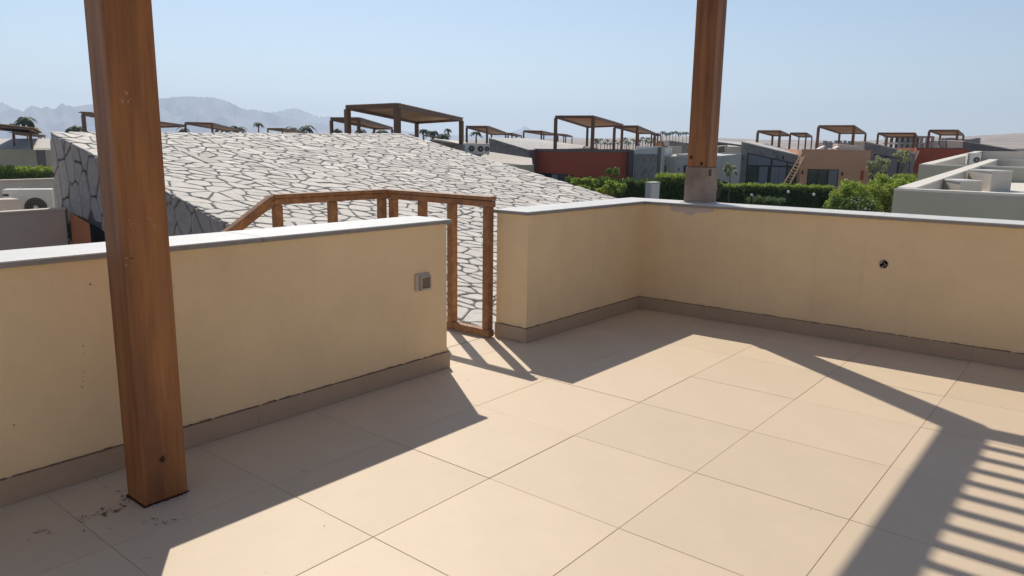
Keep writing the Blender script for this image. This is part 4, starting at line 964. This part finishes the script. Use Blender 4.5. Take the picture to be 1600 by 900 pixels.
# palms
def palm(label, x, ytop, ybase, d, seed, group=None, lean=0, n=15, size=None):
    rn = random.Random(seed); base = at(x, ybase, d); top = at(x + lean, ytop, d); h = max(1.5, top.z - base.z)
    fr_ = size or max(1.1, h * .38); crown = Vector((top.x, top.y, top.z - fr_ * .3))
    root = thing('palm_tree', label, 'palm tree', tuple(base), group)
    mb = MB(); prev = base - Vector((0, 0, 3)); K = 5
    for k in range(1, K + 1):
        t = k / K; p = base.lerp(crown, t); p += R2 * (math.sin(t * math.pi) * -lean * .01 * d / 60); mb.tube(prev, p, .2 - .09 * t, .18 - .09 * t, 7); prev = p
    mesh_obj('trunk', mb, M['trunk'], root)
    fb = MB()
    for i in range(n):
        a = 2 * math.pi * i / n + rn.uniform(-.2, .2); up = rn.uniform(-.25, .9); L = fr_ * rn.uniform(.8, 1.15)
        dr = Vector((math.cos(a), math.sin(a), 0)); sd = Vector((-dr.y, dr.x, 0)); pts = []
        for k in range(6):
            t = k / 5; pts.append(crown + dr * L * t * (1 - .15 * t) + Vector((0, 0, L * (up * t - (.75 + up * .5) * t * t))))
        for k in range(5):
            w0, w1 = fr_ * .16 * math.sin(math.pi * (k + .4) / 5.6), fr_ * .16 * math.sin(math.pi * (k + 1.4) / 5.6) if k < 4 else .01
            for sgn in (-1, 1):
                o0, o1 = sd * w0 * sgn - Vector((0, 0, w0 * .5)), sd * w1 * sgn - Vector((0, 0, w1 * .5))
                fb.poly([pts[k], pts[k+1], pts[k+1] + o1, pts[k] + o0])
    mesh_obj('crown', fb, M['palm'], root); return root
palm('bent palm tree standing over the pergola at the left edge', 47, 178, 214, 95, 1, lean=-9, n=13, size=1.9)
palm('bushy palm crown just left of the near post', 119, 192, 216, 78, 2, size=2.0)
palm('small palm above the left edge pergola beam', 21, 191, 206, 110, 3, size=1.1)
for i, (x, yt, yb, lab) in enumerate(((286, 197, 216, 'palm top right behind the near post end of the pergola'), (346, 195, 215, 'palm behind the flat pergola, left one'), (372, 194, 215, 'palm right of the flat pergola'), (404, 189, 214, 'tallest palm left of the lowest pergola'), (456, 195, 214, 'palm above the lowest pergola'), (479, 192, 214, 'broad palm right of the lowest pergola'),
    (527, 199, 214, 'palm under the left half of the hidden pergola'), (563, 199, 214, 'palm under the right half of the hidden pergola'), (596, 198, 214, 'palm between the hidden and the largest pergola'),
    (662, 199, 218, 'left palm under the largest pergola'), (675, 201, 219, 'middle palm under the largest pergola'), (700, 199, 220, 'right palm under the largest pergola, by its post'), (744, 203, 222, 'palm under the pergola above the condensers'), (693, 205, 222, 'small palm left of the tiny pergola'), (640, 206, 220, 'palm crown left of the hidden back post'))):
    palm(lab, x, yt, yb, 135 + 9 * (i % 4), 10 + i, 'palms behind the stone roof', n=12, size=1.6 + .35 * (i % 3) if i != 11 else 1.2)
RL = 'distant palm in the row on the dune crest left of the second post'
for i, x in enumerate((1035.5, 1041, 1046, 1051, 1056, 1060.5, 1067, 1072, 1079, 1108)):
    if x > 1075: continue
    yb = 213 + .1 * (i % 3); palm(('first', 'second', 'third', 'fourth', 'fifth', 'sixth', 'seventh', 'last')[i] + ' palm from the left in the dune crest row beside the second post', x + (i % 2) * .4, 203.5 + (i * 7 % 4) * .6, yb + 2, 430, 40 + i, 'palm row on the dune crest', n=9, size=2.6)
RL2 = 'distant palm scattered on the pale slope beyond the red villa'
for i in range(22):
    x = 930 + (i * 53 % 101) + random.uniform(-2, 2); yb = 223 + (i * 7 % 9) - (x - 930) * .03; palm(RL2, x, yb - 8.5, yb, 300 + 12 * (i % 5), 60 + i, 'palms scattered on the pale slope', n=8, size=1.9)
# bollard lamps on the far path
bl0 = None
for i, (x, yt, yb, d, lab) in enumerate(((1118.5, 292, 320, 50, 'bollard lamp nearest the second post base'), (1232, 298, 313, 51, 'bollard lamp before the long clipped hedge'), (1272, 302, 317, 49, 'rightmost bollard lamp, beside the bright bushes'), (1175, 303, 309, 55, 'short dark bollard by the white flowers'))):
    p = at(x, yt, d); root = thing('bollard_lamp', lab, 'lamp', (p.x, p.y, FZ), 'bollard lamps along the far path')
    mesh_obj('pole', MB().tube((p.x, p.y, FZ - .2), (p.x, p.y, p.z - .12), .05, .05, 8), M['dark'], root)
    bm2 = bmesh.new(); bmesh.ops.create_icosphere(bm2, subdivisions=2, radius=.1); me = bpy.data.meshes.new('globe'); bm2.to_mesh(me); me.materials.append(M['lampglass'])
    for pp in me.polygons: pp.use_smooth = True
    g = bpy.data.objects.new('globe', me); COL.objects.link(g); g.parent = root; g.location = (0, 0, p.z - FZ - .08)
# white utility cabinet
p = at(1019, 306, 44); cb = thing('utility_cabinet', 'pale metal utility cabinet standing before the dark hedge', 'cabinet', (p.x, p.y, FZ)); z1 = at(1019, 284.5, 44).z
A_, B_, C_ = at(1008, 300, 44.2), at(1016, 300, 43.7), at(1030.5, 300, 44.4)
D_ = Vector((A_.x + C_.x - B_.x, A_.y + C_.y - B_.y, 0))
mesh_obj('body', MB().prism([(A_.x, A_.y), (B_.x, B_.y), (C_.x, C_.y), (D_.x, D_.y)], FZ, z1 - .05), M['lgrey'], cb, bevel=.01)
cc_ = (B_ + D_) / 2; ex = lambda q: (q.x + (q.x - cc_.x) * .06, q.y + (q.y - cc_.y) * .06)
mesh_obj('lid', MB().prism([ex(A_), ex(B_), ex(C_), ex(D_)], z1 - .048, z1), M['white'], cb)
facing(cb, B_, C_, .08, .92, FZ + .15, z1 - .12, M['white'], 'door', .012, .012)
# garden soil strip and far path in front of the hedges
A_, B_ = at(1060, 300, 60), at(1450, 300, 55)
def strip(name, a0, a1, b0, b1, z, m):
    q = [a0, a1, b1, b0]; o = mesh_obj(name, MB().hexa([(p.x, p.y, z - .1) for p in q], [(p.x, p.y, z) for p in q]), M[m]); o['kind'] = 'structure'
strip('garden_bed', CP + F2*34 - R2*12, CP + F2*34 + R2*26, CP + F2*60 - R2*12, CP + F2*60 + R2*34, FZ + .03, 'soil')
strip('garden_path', at(1050, 300, 50), at(1420, 300, 46), at(1050, 300, 52), at(1420, 300, 48), FZ + .06, 'path')

# ================================================================== HAZE
hm = bpy.data.materials.new('haze'); hm.use_nodes = True; t = hm.node_tree; t.nodes.remove(t.nodes['Principled BSDF'])
pv = t.nodes.new('ShaderNodeVolumePrincipled'); pv.inputs['Color'].default_value = (.62, .76, .935, 1); pv.inputs['Density'].default_value = 2.0e-4; pv.inputs['Anisotropy'].default_value = .3
t.links.new(pv.outputs[0], t.nodes['Material Output'].inputs['Volume'])
o = mesh_obj('haze', MB().box(-9800, 9800, -9800, 9800, -330, 560), hm); o['kind'] = 'stuff'
